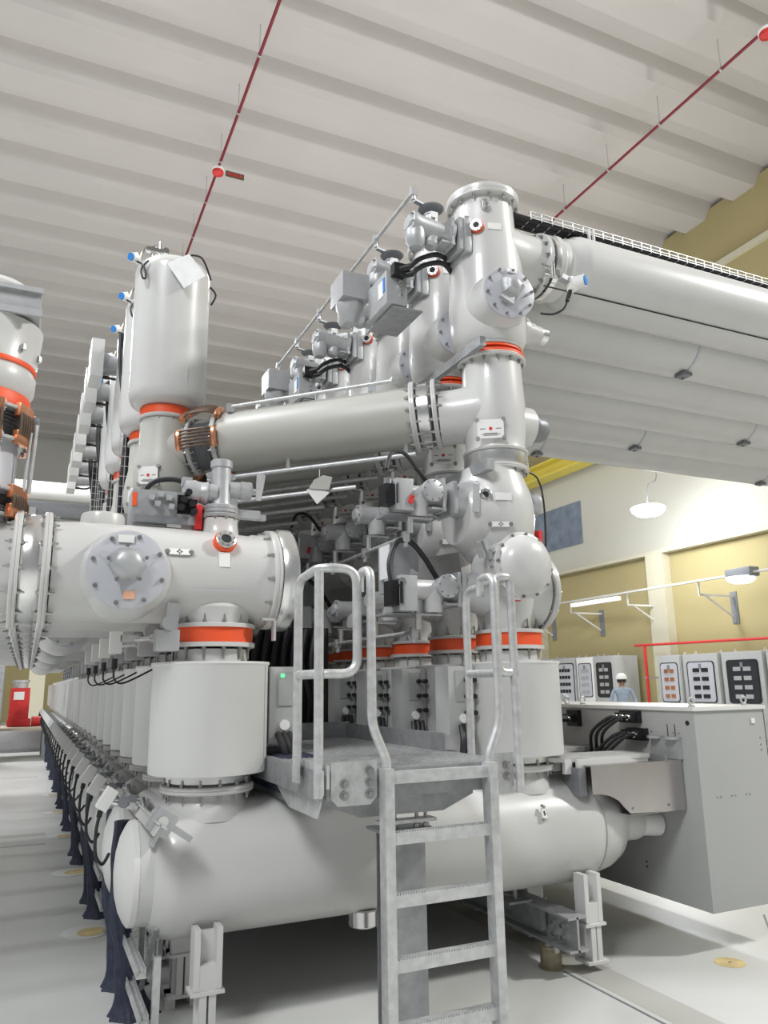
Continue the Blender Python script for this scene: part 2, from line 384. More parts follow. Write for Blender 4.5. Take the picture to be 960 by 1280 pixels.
# ------------------------------------------------------------------ 4. switch drive on top of the left chamber
def make_topdrive():
    yc=Y0+.06; t=thing('switch_drive',(.55,yc,2.25),'grey boxed drive with black plugs on top of the front left chamber','drive','drives on the left chambers')
    b=MB().box((.57,yc,2.40),(.32,.20,.17),bev=.008).build('housing','cast_mid',t)
    MB().box((.555,yc-.102,2.335),(.26,.006,.035)).build('dark_slot','cast_dark',b)
    MB().box((.42,yc-.09,2.43),(.02,.03,.07)).build('orange_tag','orange',b)
    MB().box((.74,yc-.06,2.36),(.035,.10,.13),bev=.004).build('red_cover','red',b)
    MB().box((.62,yc-.06,2.32),(.07,.06,.04)).box((.50,yc,2.30),(.16,.1,.03)).build('foot','white',b)
    g=MB()
    for i,(dx,dz) in enumerate([(.50,.44),(.545,.46),(.585,.445),(.53,.41),(.60,.40)]): g.cyl((dx,yc-.13,2+dz),(dx,yc-.06,2+dz),.014,10); g.box((dx,yc-.115,2+dz),(.03,.02,.03))
    g.build('connector','cast',b)
    g=MB()
    for i,(dx,dz) in enumerate([(.66,.44),(.70,.42),(.68,.48),(.71,.38),(.645,.40)]): g.cyl((dx,yc-.14,2+dz),(dx,yc-.04,2+dz),.018,10)
    g.box((.68,yc-.07,2.42),(.10,.06,.10)); g.build('plug','black',b)
    MB().tube([(.47,yc+.05,2.48),(.52,yc+.02,2.555),(.62,yc,2.575),(.72,yc-.02,2.55)],.014,10).build('hose','rubber',t)
    MB().cyl((.70,yc-.05,2.52),(.84,yc-.08,2.50),.045,18).box((.68,yc-.06,2.55),(.05,.05,.045)).lathe((.74,yc-.06,2.50),V((1,-.2,-.1)),[(0,.05),(.04,.062),(.05,.062),(.06,.03)],20).build('gearbox','cast',t)
    for o_ in t.children: o_.location.z-=.0
    return t
repeat(make_topdrive(),5,'grey boxed drive on the left chambers, %s from the front')
# ------------------------------------------------------------------ 5. cable bundles and instruments along the left
def make_bundle(y,lab):
    x=.565; t=thing('cable_bundle',(x,y,0),lab,'cables','wrapped cable bundles')
    b=MB(); rings=[]; N=44
    for j in range(29):
        z=.0 if j==0 else .006+.86*(j-1)/27; u=z/.93
        r0=.048+.075*math.exp(-z/.07)-.008*u+.004*math.sin(z*23+y); cx_=x+.02-.10*min(1,(z/.5)**.8)
        rings.append([b.bm.verts.new((cx_+r0*(1+.055*math.sin(8*q+5*u+y)+.03*math.sin(13*q-7*u))*math.cos(q),y+r0*(1+.055*math.sin(8*q+5*u+y)+.03*math.sin(13*q-7*u))*math.sin(q),z)) for q in (2*PI*i/N for i in range(N))])
    for p_,q_ in zip(rings,rings[1:]):
        for i in range(N): b.bm.faces.new((p_[i],p_[(i+1)%N],q_[(i+1)%N],q_[i]))
    b.bm.faces.new(rings[-1])
    b.build('wrapping','wrap',t,ang=60)
    g=MB()
    for i in range(4): g.cyl((x+.045+.02*i,y-.065,.24),(x+.045+.02*i,y-.065,.62),.0025,6)
    for i in range(7): g.cyl((x+.045,y-.065,.24+.063*i),(x+.105,y-.065,.24+.063*i),.0025,6); g.cyl((x+.105,y-.065,.24+.063*i),(x+.105,y+.0,.24+.063*i),.0025,6)
    g.build('wire_cage','galv',t)
    return t
b0=make_bundle(4.20,'dark wrapped cable bundle flaring onto the floor at the front left')
b1=make_bundle(4.60,'dark wrapped cable bundle just behind the front one')
for i,r in enumerate((b0,b1)):
    for k in range(1,13):
        c=copy_tree(r); c.location=r.location+V((0,1.8*k,0)); c['label']='dark wrapped cable bundle, %s counted back from the front'%oname(2*k+i)
def make_riser():
    x,y=.74,Y0+.31; t=thing('cable_riser',(x,y,.45),'dark cables rising in a wire tray beside the front left drum','cables','cable risers between the drums')
    b=MB()
    for i in range(5): b.tube([(x-.03+.02*i,y,.45),(x-.03+.022*i,y+.01,.9),(x-.04+.02*i,y,1.4),(x-.03+.02*i,y,1.9)],.013,7)
    b.build('cable','wrap',t)
    g=MB()
    for i in range(4): g.cyl((x-.05+.035*i,y-.03,.5),(x-.05+.035*i,y-.03,1.88),.0025,5)
    for i in range(20): g.cyl((x-.05,y-.03,.52+.07*i),(x+.055,y-.03,.52+.07*i),.0025,5)
    g.build('wire_tray','galv',t); return t
repeat(make_riser(),24,'dark cable riser beside the left drums, %s from the front')
def make_monitor():
    y=Y0+.12; t=thing('gas_monitor',(.50,y,1.0),'small grey gas monitor box on the pipe rail, nearest the front','monitor','gas monitor boxes on the rail')
    b=MB().box((.445,y,1.045),(.055,.07,.105),ry=.55,bev=.004).build('housing','cabinet_white',t)
    MB().cyl((.465,y,1.03),(.60,y,1.00),.018,12).cyl((.52,y-.03,1.02),(.52,y+.05,1.02),.022,12).box((.56,y,1.01),(.05,.10,.03),ry=.2).cyl((.585,y-.05,1.02),(.585,y+.08,1.02),.013,10).cyl((.62,y,.93),(.60,y,1.04),.02,12).build('valve_block','chrome',t)
    MB().cyl((.52,y-.05,1.03),(.52,y-.03,1.03),.028,14).box((.575,y+.06,1.03),(.05,.03,.03)).build('valve_knob','cast_dark',t)
    MB().cyl((.42,y,.995),(.415,y,.965),.013,10).tube([(.415,y,.965),(.405,y-.01,.90),(.41,y,.80),(.45,y+.08,.74),(.49,y+.2,.76)],.008,8).build('cable','rubber',t)
    for o_ in t.children:
        o_.location=(-.055,0,-.055)
    return t
repeat(make_monitor(),32,'small grey gas monitor box on the rail, %s from the front')
t=thing('monitor_rail',(.6,3.6,.9),'grey angle rail carrying the row of small gas monitor boxes','rail')
MB().box((.605,Y0+9.7,.965),(.05,20.4,.008),ry=.6).box((.585,Y0+9.7,.95),(.006,20.4,.05),ry=.6).build('angle','paint',t)
e=MB().box((.62,Y0-.40,.965),(.10,.06,.10),ry=.6,bev=.01).box((.70,Y0-.40,.915),(.10,.05,.025),ry=.6).build('end_plate','cast',t)
MB().cyl((.615,Y0-.46,.975),(.615,Y0-.42,.975),.022,18).build('bolt','chrome',e)
for k in range(20): MB().box((.64,Y0-.2+P*k,.90),(.02,.05,.14),ry=.5).build('bracket','cast',t)
t.location=(t.location[0]-.05,t.location[1],t.location[2]-.02)

# ------------------------------------------------------------------ 6. rear left voltage transformers on tall risers
XT,YT=.74,Y0+2*P+.08
def make_vt():
    o=(XT,YT,0); t=thing('voltage_transformer',(XT,YT,3.42),'tall grey cylindrical vessel with a paper tag, standing high at the left','vessel','tall voltage transformers')
    MB().lathe(o,Z_,[(3.455,.165),(3.465,.20),(3.485,.238),(3.515,.255),(3.56,.261),(4.45,.261),(4.47,.263),(4.51,.252),(4.54,.225),(4.55,0)],64).build('vessel','paint',t)
    r=MB()
    for a in (-1.2,1.0,3.1): 
        d=V((math.cos(a),math.sin(a),0)); r.prism([(.16,3.47),(.19,3.47),(.262,3.56),(.268,3.72),(.258,3.72),(.22,3.60)],V((XT,YT,0))-Z_.cross(d)*.004,d,Z_,.008)
    r.build('gusset','paint',t)
    MB().lathe(o,Z_,[(3.395,.178),(3.452,.178)],48).build('insulator_ring','orange',t)
    flange(t,(XT,YT,3.38),Z_,.188,.025,12,bh=.05)
    f=MB(); f.cyl((XT-.16,YT-.10,4.54),(XT-.16,YT-.10,4.62),.02,14); f.box((XT-.15,YT-.12,4.60),(.12,.04,.03)); f.cyl((XT-.22,YT-.12,4.60),(XT-.10,YT-.12,4.60),.018,12)
    f.tube([(XT-.25,YT-.12,4.52),(XT-.22,YT-.12,4.60),(XT-.14,YT-.12,4.64)],.008,8); f.cyl((XT-.08,YT-.12,4.60),(XT-.08,YT-.16,4.60),.022,12); f.cyl((XT-.12,YT-.12,4.56),(XT-.12,YT-.12,4.68),.010,10)
    f.build('valve_fitting','chrome',t)
    g=thing('x',(0,0,0),'','') ; bpy.data.objects.remove(g)
    g=MB().cyl((XT-.31,YT-.15,4.50),(XT-.27,YT-.12,4.51),.032,20).box((XT-.27,YT-.12,4.515),(.03,.04,.07),ry=-.4).build('gauge','white',t)
    MB().cyl((XT-.318,YT-.156,4.498),(XT-.31,YT-.15,4.50),.027,20).build('gauge_face','blue',g)
    MB().tube([(XT-.27,YT-.14,4.48),(XT-.23,YT-.2,4.42),(XT-.215,YT-.22,4.33),(XT-.235,YT-.22,4.32),(XT-.245,YT-.2,4.40),(XT-.20,YT-.2,4.47)],.007,8).tube([(XT+.05,YT-.25,4.54),(XT+.16,YT-.22,4.56),(XT+.25,YT-.12,4.46)],.007,8).tube([(XT+.26,YT-.05,4.44),(XT+.30,YT-.06,4.38),(XT+.27,YT-.05,4.30)],.007,8).build('cable','rubber',t)
    return t
vt=make_vt(); vt.location.z-=.07; vts=repeat(vt,5,'tall grey cylindrical vessel, %s from the front, mostly hidden behind the tagged one')
t=thing('paper_tag',(XT+.12,YT-.30,4.45),'white paper tag in a plastic sleeve hanging on the tall cylindrical vessel','tag')
MB().prism([(-.0,-.15),(.15,-.01),(.03,.14),(-.12,.02)],(XT+.03,YT-.292,4.40),V((1,.05,0)),V((0,.12,1)),.004).build('sheet','paper',t)
MB().prism([(-.02,0),(.05,.0),(.02,.13),(.0,.13)],(XT+.085,YT-.30,4.40),V((1,.05,0)),V((0,.12,1)),.006).build('sleeve','glass',t)
bpy.data.objects.remove(bpy.data.objects['sleeve'])
def make_vriser():
    o=(XT,YT,0); t=thing('riser_elbow',(XT,YT,2.3),'grey elbow chamber with a small sign plate, under the tall tagged vessel','switchgear','riser elbows under the tall vessels')
    d=V((2.61-XT,Y0+.03-YT,0)).normalized()
    MB().lathe(o,Z_,[(2.30,.10),(2.66,.10),(2.70,.13),(2.76,.175),(2.84,.195),(2.92,.20),(3.02,.188),(3.10,.172),(3.375,.17)],56).lathe((XT,YT,3.10),d,[(.05,.15),(.2,.15),(.21,.17)],40).build('elbow_shell','paint_warm',t)
    plate_sign(t,(XT-.12,YT-.170,2.87),V((.85,-.5,0)),Z_,.13,.12,corner=True)
    return t
repeat(make_vriser(),6,'grey riser elbow under the tall vessels, %s from the front')

# ------------------------------------------------------------------ 7. slanting ducts joining columns and vessels
XC=2.61
def make_duct():
    a=V((XT,YT,3.10)); b=V((XC,Y0+.03,3.25)); d=(b-a).normalized(); L=(b-a).length
    t=thing('slanting_duct',tuple(a),'long grey duct running from the front column back to the tall tagged vessel','duct','slanting ducts')
    side=Z_.cross(d); 
    MB().lathe(a,d,[(.44,.19),(.46,.202),(L-.52,.202),(L-.515,.195)],56).build('duct_shell','paint_warm',t)
    flange(t,a+d*.42,d,.215,.03,14,bh=.05)
    flange(t,a+d*.235,d,.20,.025,14,bh=.05)
    # bellows with copper links
    MB().lathe(a,d,[(.24,.14)]+[(.245+.013*i,.165 if i%2 else .15) for i in range(13)]+[(.41,.14)],40).build('bellows','cast_dark',t)
    c=MB(); c2=MB()
    for ang in (2.25,3.25,-.9):
        x,y,z=frame(d)
        for off in (-.12,.12):
            pass
        u=(side*math.cos(ang)+Z_*math.sin(ang))
        w=d.cross(u)
        for e_ in (.20,.44):
            c.prism([(-.06,.18),(.06,.18),(.06,.245),(-.06,.245)],a+d*(e_-.015),w,u,.0) if 0 else None
            q=MB
            cc=a+d*e_+u*.215
            c.tube([cc-w*.06,cc-w*.03+u*.012,cc+w*.03+u*.012,cc+w*.065],.022,8)
        for i in range(6):
            p=a+u*.225+w*(-.055+.022*i)
            c2.tube([p+d*.20,p+d*.26+u*.03,p+d*.38+u*.03,p+d*.44],.0075,6)
    c.build('copper_lug','copper',t); c2.build('copper_braid','copper_dark',t)
    # clamp ring at the column end
    flange(t,a+d*(L-.50),d,.235,.035,16,bh=.06)
    MB().lathe(a,d,[(L-.48,.195),(L-.47,.212),(L-.40,.212),(L-.39,.195)],48).build('clamp_ring','alu',t)
    flange(t,a+d*(L-.36),d,.235,.03,16,bh=.06)
    # operating rod above
    r=MB(); s=side*-1
    up=a+s*.10+Z_*.20
    r.cyl(a+d*.5-side*.13+Z_*.20,a+d*(L-.62)-side*.13+Z_*.225,.013,12).box(a+d*(L-.62)-side*.13+Z_*.225,(.05,.03,.035)).box(a+d*.52-side*.13+Z_*.19,(.05,.03,.06))
    r.build('conduit','galv',t)
    r=MB(); r.cyl(a+d*.35-side*.06-Z_*.27,a+d*(L-.50)-side*.06-Z_*.27,.017,12); r.cyl(a+d*.2-side*.02-Z_*.43,a+d*(L-.9)-side*.02-Z_*.43,.017,12)
    for f in (.4,.75): r.box(a+d*L*f-side*.06-Z_*.23,(.02,.02,.10))
    r.build('lower_conduit','galv',t)
    return t
repeat(make_duct(),8,'long grey slanting duct, %s from the front, seen from below')
for o_ in bpy.data.objects:
    if o_.name=='paper_tag': o_.location.z-=.07; o_.location.x+=.0
t=thing('loose_tag',(1.62,4.6,2.72),'crumpled grey plastic tag hanging under the slanting ducts','tag')
MB().prism([(0,-.10),(.075,-.02),(.0,.03),(-.075,-.0)],(1.62,4.55,2.74),V((1,-.3,0)),V((.1,.1,1)),.004).build('sheet','white',t)
MB().prism([(-.06,.0),(.07,-.02),(.09,.07),(.03,.09),(-.03,.06)],(1.62,4.545,2.75),V((1,-.3,.1)),V((.1,.2,1)),.01).build('crumpled_bag','paint_warm',t)
MB().cyl((1.63,4.55,2.83),(1.63,4.55,2.88),.003,6).build('string','white',t)

# junction boxes on the far left ducts
def make_jbox():
    x,y=.30,6.45; t=thing('junction_box',(x,y,4.2),'tall narrow grey junction box, front one of the row at upper left','junction box','junction boxes at upper left')
    MB().box((x+.02,y,4.17),(.10,.30,.33),bev=.006).build('housing','paint',t)
    MB().lathe((x+.07,y,4.17),X_,[(0,.10),(.05,.085),(.30,.06),(.50,.055)],24).build('cone','cast',t)
    MB().cyl((x+.07,y-.02,4.05),(x+.12,y-.02,4.05),.016,10).tube([(x+.12,y-.02,4.05),(x+.20,y-.02,4.05),(x+.29,y-.02,4.10),(x+.315,y-.02,4.2),(x+.28,y-.02,4.3)],.012,8).build('cable','rubber',t)
    return t
repeat(make_jbox(),7,'tall narrow grey junction box, %s of the row at upper left',dy=.66)
def make_jriser():
    x,y=.60,6.05; t=thing('cable_riser',(x,y,2.2),'black cables rising in a wire tray left of the tall vessel','cables','upper cable risers')
    b=MB()
    for i in range(6): b.tube([(x-.06+.025*i,y,2.2),(x-.06+.025*i,y,3.0),(x-.05+.022*i,y+.02*i,3.5),(x-.12+.03*i,y,4.0),(x-.13+.03*i,y,4.3)],.015,7)
    b.build('cable','rubber',t)
    g=MB()
    for i in range(5): g.cyl((x-.09+.045*i,y-.04,2.2),(x-.09+.045*i,y-.04,4.6),.003,5)
    for i in range(30): g.cyl((x-.09,y-.04,2.22+.08*i),(x+.09,y-.04,2.22+.08*i),.003,5)
    g.build('wire_tray','galv',t); return t
repeat(make_jriser(),4,'black upper cable riser, %s from the front',dy=1.1)

# ------------------------------------------------------------------ 8. column at the left edge
t=thing('left_column',(-.30,Y0,2.28),'grey column with two sets of copper links at the left edge','switchgear')
cx=-.30
MB().lathe((cx,Y0,0),Z_,[(2.26,.18),(2.30,.17),(2.36,.17)],48).lathe((cx,Y0,0),Z_,[(2.42,.185),(2.44,.172),(2.72,.172),(2.74,.19)],48).build('lower_tube','paint_cool',t)
for z in (2.30,2.44,2.73,2.915): flange(t,(cx,Y0,z),Z_,.225 if z>2.4 else .21,.022,14,m='cast',bh=.045)
MB().lathe((cx,Y0,0),Z_,[(2.93,.205),(3.00,.21),(3.01,.205)],48).build('insulator_ring','orange',t)
MB().lathe((cx,Y0,0),Z_,[(3.01,.20),(3.05,.22),(3.14,.225),(3.16,.215),(3.36,.235),(3.44,.24)],56).build('upper_chamber','paint',t)
MB().lathe((cx,Y0,0),Z_,[(3.17,.222),(3.185,.225),(3.20,.222)],48).build('seal_ring','orange',t)
for z in (3.27,): bolts(t,(cx,Y0,z),Z_,.235,10,.013,.03)
MB().box((cx+.0,Y0-.02,3.53),(.44,.40,.14),bev=.008).box((cx,Y0-.23,3.46),(.46,.02,.04)).box((cx,Y0-.23,3.60),(.46,.02,.03)).build('rectangular_housing','cast',t)
MB().lathe((cx,Y0,0),Z_,[(3.60,.2),(3.66,.20),(3.70,.17),(3.71,0)],40).build('top_cap','paint',t)
for z0,z1 in ((2.32,2.43),(2.745,2.905)):
    MB().lathe((cx,Y0,0),Z_,[(z0,.15)]+[(z0+(z1-z0)*i/14,.175 if i%2 else .158) for i in range(1,14)]+[(z1,.15)],40).build('bellows','cast_dark',t)
    c=MB();c2=MB()
    for a in (-2.2,-1.35,-.5,.3):
        u=V((math.cos(a),math.sin(a),0)); w=V((-u.y,u.x,0))
        for zz in (z0-.0,z1): cc=V((cx,Y0,zz))+u*.215; c.box(cc,(.03,.12,.075),rz=a,bev=.006)
        for i in range(6): p=V((cx,Y0,0))+u*.212+w*(-.05+.02*i); c2.tube([p+Z_*z0,p+Z_*(z0+.03)+u*.02,p+Z_*(z1-.03)+u*.02,p+Z_*z1],.007,6)
    c.build('copper_lug','copper',t); c2.build('copper_braid','copper_dark',t)
MB().cyl((cx+.235,Y0-.05,2.45),(cx+.245,Y0-.05,2.86),.012,10).cyl((cx+.215,Y0-.08,2.45),(cx+.225,Y0-.08,2.80),.008,10).build('side_rod','galv',t)
MB().lathe((cx+.2,Y0-.02,2.88),X_,[(0,.03),(.03,.04),(.055,.035),(.06,0)],16).build('knob','cast_dark',t)
for o_ in t.children:
    for v_ in o_.data.vertices: v_.co.z*=.83
t.location.z=2.27
# far chambers seen below the left pipe
def make_low():
    x,y,z=.20,5.7,1.93; t=thing('lower_valve_housing',(x,y,z),'rounded grey housing below the left chamber, nearest one','switchgear','rounded housings at the far left')
    MB().lathe((x,y,z),-Y_,[(-.2,.2),(.05,.2),(.16,.17),(.22,.14),(.23,0)],36).lathe((x+.1,y,z-.02),X_,[(0,.15),(.15,.15),(.22,.11),(.24,0)],36).build('housing','paint',t)
    f=flange(t,(x+.02,y-.20,z),Y_,.16,.02,10,m='paint_cool'); return t
repeat(make_low(),5,'rounded grey housing at the far left, %s from the front',dy=1.9)
# ------------------------------------------------------------------ 9. right columns
def make_lowcol():
    yc=Y0; x=2.60; t=thing('lower_column_chamber',(2.63,yc,1.69),'bulbous grey chamber with a domed front cover, right behind the ladder','switchgear','lower column chambers')
    ringset(t,2.63,yc,1.695,1.81,.197)
    MB().lathe((2.62,yc,0),Z_,[(1.79,.165),(1.84,.165),(1.90,.18),(1.98,.205),(2.08,.212),(2.20,.20),(2.28,.19),(2.34,.17)],56).lathe((2.56,yc,0),Z_,[(2.20,.12),(2.24,.175),(2.30,.22),(2.38,.245),(2.48,.254),(2.56,.252),(2.64,.238),(2.71,.212),(2.76,.195),(2.80,.190)],64
      ).lathe((x-.04,yc,2.05),X_,[(.05,.20),(.16,.205),(.22,.215),(.25,.225)],48
      ).lathe((x,yc,2.50),-X_,[(.05,.24),(.24,.225),(.30,.19),(.31,.18)],44).build('chamber_shell','paint',t)
    flange(t,(x+.24,yc,2.05),X_,.24,.03,12,bh=.05); MB().lathe((x-.06,yc,2.05),X_,[(.31,.235),(.325,.235),(.34,.2),(.35,0)],44).build('side_cover','paint',t)
    MB().lathe((2.53,yc,2.16),-Y_,[(.05,.17),(.22,.168),(.33,.166),(.34,.175)],44).build('front_nozzle','paint',t)
    fy=yc-.34
    c=MB().lathe((2.525,fy,2.155),-Y_,[(0,.190),(.012,.192),(.018,.174),(.04,.168),(.08,.14),(.105,.10),(.118,.05),(.12,0)],52).build('front_dome','paint',t)
    bolts(c,(2.525,fy-.008,2.155),Y_,.181,12,.010,.03)
    # flange at left (gear side)
    for z in (2.575,2.03):
        b=MB().box((2.215+(.04 if z<2.3 else 0),yc-.05,z),(.03,.19,.20),bev=.01).lathe((2.23+(.04 if z<2.3 else 0),yc-.05,z),X_,[(-.01,.09),(.06,.11),(.15,.14)],30).build('drive_flange','cast',t)
    b=MB(); b.box((2.31,yc-.215,2.56),(.035,.02,.17),ry=.06); b.box((2.34,yc-.26,2.25),(.025,.03,.12),ry=-.35); b.box((2.375,yc-.27,2.19),(.025,.03,.09),ry=.4); b.cyl((2.36,yc-.29,2.25),(2.36,yc-.25,2.25),.012,10); b.box((2.30,yc-.25,2.25),(.03,.012,.10),ry=-.2)
    b.build('earthing_lever','cast',t)
    s=MB().box((2.365,fy-.02,2.17),(.022,.02,.11)).box((2.39,fy-.02,2.17),(.010,.02,.11)).build('hinge_plate','galv',t)
    sight_glass(t,(2.385,yc-.195,2.585),V((-.45,-.88,.08)),ring='cast',r=.034)
    MB().box((2.48,yc-.246,2.58),(.10,.004,.045),rz=-.3).build('label_plate','white',t)
    emblem(t,(2.455,yc-.240,2.41),V((1,-.35,0)),Z_,.11)
    p=MB().box((2.56,yc-.212,1.98),(.05,.006,.03)).build('small_label','red',t); MB().box((2.562,yc-.215,1.98),(.038,.006,.018)).build('print','white',p)
    b=MB().lathe((2.825,yc-.05,2.60),X_,[(-.03,.06),(.0,.075),(.02,.075),(.025,.0)],24).build('side_port','cast',t); bolts(b,(2.845,yc-.05,2.60),X_,.06,8,.008,.02)
    MB().box((2.815,yc-.10,2.38),(.03,.05,.08),rz=.2).build('red_valve','red',t)
    MB().tube([(2.76,yc-.1,2.80),(2.84,yc-.1,2.76),(2.875,yc-.1,2.62),(2.875,yc-.1,2.40),(2.86,yc-.1,2.25)],.006,8).build('cable','rubber',t)
    return t
lc=repeat(make_lowcol(),10,'bulbous lower column chamber, %s from the front',drop=('small_label','red_valve','front_nozzle','front_dome','hinge_plate'))
def make_midcol():
    yc=Y0;x=2.60; t=thing('middle_column_chamber',(x,yc,2.85),'grey T-shaped chamber with a red-dotted sign plate, mid height on the front column','switchgear','middle column chambers')
    d=V((XT-XC,YT-Y0-.03,-.10)).normalized()
    MB().lathe((x,yc,0),Z_,[(2.92,.195),(2.95,.188),(3.0,.19),(3.08,.203),(3.25,.203),(3.38,.195),(3.52,.19)],64).lathe((x,yc,3.20),d,[(.05,.19),(.15,.188),(.26,.175),(.34,.178)],48).lathe((x,yc-.02,3.12),X_,[(.10,.14),(.24,.13),(.26,.10)],36).build('chamber_shell','paint',t)
    flange(t,(x,yc,2.80),Z_,.206,.028,14,bh=.05); MB().lathe((x,yc,0),Z_,[(2.81,.196),(2.82,.202),(2.895,.202),(2.905,.193)],56).build('lower_collar','alu',t)
    flange(t,(x,yc,2.915),Z_,.206,.02,0)
    flange(t,(x,yc,3.53),Z_,.222,.025,14,bh=.05)
    MB().lathe((x,yc,0),Z_,[(3.543,.215),(3.562,.215)],56).build('seal_ring','orange',t)
    plate_sign(t,(x-.14,yc-.172,3.02),V((1,-.6,0)),Z_,.16,.12,corner=True)
    c=MB().lathe((x,yc-.02,3.12),X_,[(.245,.09),(.262,.105),(.275,.105),(.28,.088),(.34,.085),(.37,.07),(.385,.04),(.388,0)],36).build('domed_cap','cast_dark',t)
    bolts(c,(x+.26,yc-.02,3.12),X_,.096,10,.007,.02)
    # bracket bar toward the back
    MB().box((x-.20,yc+.30,2.77),(.05,1.1,.07)).build('support_bar','galv_dull',t)
    return t
repeat(make_midcol(),10,'T-shaped middle column chamber, %s from the front')
def make_upcol():
    yc=Y0;x=2.59; t=thing('upper_column_chamber',(x,yc,3.60),'tall grey top chamber of the front column, with a round side cover','switchgear','upper column chambers')
    MB().lathe((x,yc,0),Z_,[(3.61,.20),(3.63,.222),(3.68,.242),(3.76,.254),(3.88,.256),(4.0,.25),(4.15,.246),(4.28,.235),(4.40,.22),(4.50,.21),(4.66,.203)],64
      ).lathe((x,yc,4.33),X_,[(.05,.215),(.16,.205),(.22,.195),(.38,.19),(.40,.195)],52
      ).lathe((x-.02,yc,3.86),V((-.12,-1,0)),[(.05,.20),(.22,.19),(.27,.172),(.33,.165)],48
      ).lathe((x,yc-.02,3.80),X_,[(.15,.12),(.26,.10),(.27,.075),(.33,.072),(.335,.062),(.40,.06)],36
      ).lathe((x,yc,4.40),-X_,[(.1,.14),(.2,.12),(.24,.12)],36).build('chamber_shell','paint',t)
    MB().cyl((x+.385,yc-.02,3.80),(x+.44,yc-.02,3.80),.062,28,bev=.005).build('stub_cap','alu',t)
    MB().lathe((x,yc,0),Z_,[(3.578,.215),(3.594,.21)],56).build('seal_ring','orange',t); flange(t,(x,yc,3.604),Z_,.218,.014,0)
    flange(t,(x,yc,4.67),Z_,.248,.035,14,bh=.06)
    MB().lathe((x,yc,0),Z_,[(4.687,.246),(4.712,.246),(4.725,.232),(4.73,0)],56).build('top_cover','paint',t)
    d=V((-.12,-1,0)).normalized(); o=V((x-.02,yc,3.86))+d*.335
    c=MB().lathe(o,d,[(0,.165),(.003,.172),(.018,.172),(.021,.166),(.021,0)],52).build('round_cover','paint_cool',t)
    bolts(c,o+d*.02,d,.152,10,.010,.03)
    b=MB().lathe(o+V((.01,-.02,.03)),d,[(0,.085),(.03,.08),(.06,.06),(.075,.03),(.08,0)],5).prism([(-.09,-.06),(.0,-.10),(.05,.08)],o+d*.03,X_,Z_,.03).build('pressure_relief','cast',c)
    MB().box(o+V((.02,-.028,.145)),(.07,.006,.025)).build('label_plate','white',c)
    sight_glass(t,(x-.16,yc-.168,4.40),V((-.65,-.75,-.1)),r=.036)
    MB().box((x-.055,yc-.218,4.40),(.09,.004,.045),rz=-.25).build('label_plate','white',t)
    b=MB().cyl((x-.10,yc-.18,4.56),(x-.12,yc-.215,4.56),.03,16).cyl((x-.12,yc-.21,4.56),(x-.13,yc-.235,4.56),.014,10).build('gas_port','alu',t)
    # bus flange side
    flange(t,(x+.40,yc,4.33),X_,.225,.035,14,bh=.06)
    # rectangular drive flange on the left
    b=MB().box((x-.265,yc-.05,4.34),(.04,.20,.23),bev=.01).box((x-.22,yc-.04,4.34),(.05,.24,.26),bev=.012).build('drive_flange','cast',t)
    # diagonal strap in front
    MB().box((x-.20,yc+.36,3.56),(.04,1.2,.06)).build('support_bar','galv_dull',t)
    return t
repeat(make_upcol(),10,'tall top column chamber, %s from the front',drop=())
# gas monitor with blue face at the bus flange
t=thing('gas_monitor',(3.02,3.68,4.1),'gas monitor with a blue face hanging beside the round cover, top right','monitor')
MB().cyl((2.90,3.72,4.14),(2.97,3.70,4.13),.022,14).box((2.96,3.70,4.14),(.07,.04,.045)).tube([(2.88,3.72,4.20),(2.92,3.70,4.17),(2.98,3.70,4.14)],.014,10).cyl((2.93,3.67,4.09),(2.93,3.67,4.19),.015,10).build('valve','chrome',t)
MB().box((3.04,3.68,4.10),(.09,.05,.035),ry=.25).build('arm','cast',t)
g=MB().cyl((3.09,3.66,4.075),(3.13,3.60,4.075),.042,24).box((3.08,3.67,4.07),(.05,.05,.09)).build('gauge','white',t); MB().cyl((3.13,3.60,4.075),(3.135,3.592,4.075),.033,24).build('gauge_face','blue',g)
MB().cyl((3.06,3.67,4.02),(3.03,3.67,3.94),.014,12).tube([(3.03,3.67,3.94),(3.0,3.68,3.88),(2.93,3.7,3.84),(2.86,3.74,3.85)],.007,8).build('cable','rubber',t)
# ------------------------------------------------------------------ 10. bus ducts to the right
def make_bus():
    yc=Y0; zc=4.33; t=thing('bus_duct',(3.0,yc,zc),'big round grey duct running from the front column off to the right, topmost one','duct','overhead bus ducts')
    MB().lathe((0,yc,zc),X_,[(3.035,.20),(3.05,.225),(3.10,.232),(3.12,.215),(3.17,.215),(3.19,.232),(3.23,.236),(3.27,.262),(3.30,.268),(17.0,.268)],56).build('duct_shell','paint',t)
    MB().lathe((0,yc,zc),X_,[(3.025,.226),(3.05,.228),(3.07,.226)],56).build('end_collar','alu',t)
    for x in (5.6,9.2,12.6):
        MB().lathe((0,yc,zc),X_,[(x,.268),(x+.002,.272),(x+.028,.272),(x+.03,.268)],56).build('joint_band','paint_cool',t)
        MB().box((x,yc-.05,zc-.285),(.10,.10,.03)).cyl((x-.02,yc-.08,zc-.29),(x-.02,yc-.08,zc-.25),.012,8).cyl((x+.02,yc-.02,zc-.31),(x+.02,yc-.02,zc-.25),.012,8).build('clamp','cast_dark',t)
    return t
bb=repeat(make_bus(),6,'big round overhead grey duct on the right, %s from the front')
for k,o in enumerate(bb):
    dx=[0,-.7,1.9,-2.2,.4,-.5,1.1,.3,.7,1.2][k]
    for c_ in o.children:
        if c_.name.split('.')[0] in('joint_band','clamp'): c_.location.x+=dx
t=thing('cable_tray',(2.9,3.75,4.6),'wire mesh tray full of black cables on top of the front overhead duct','cable tray')
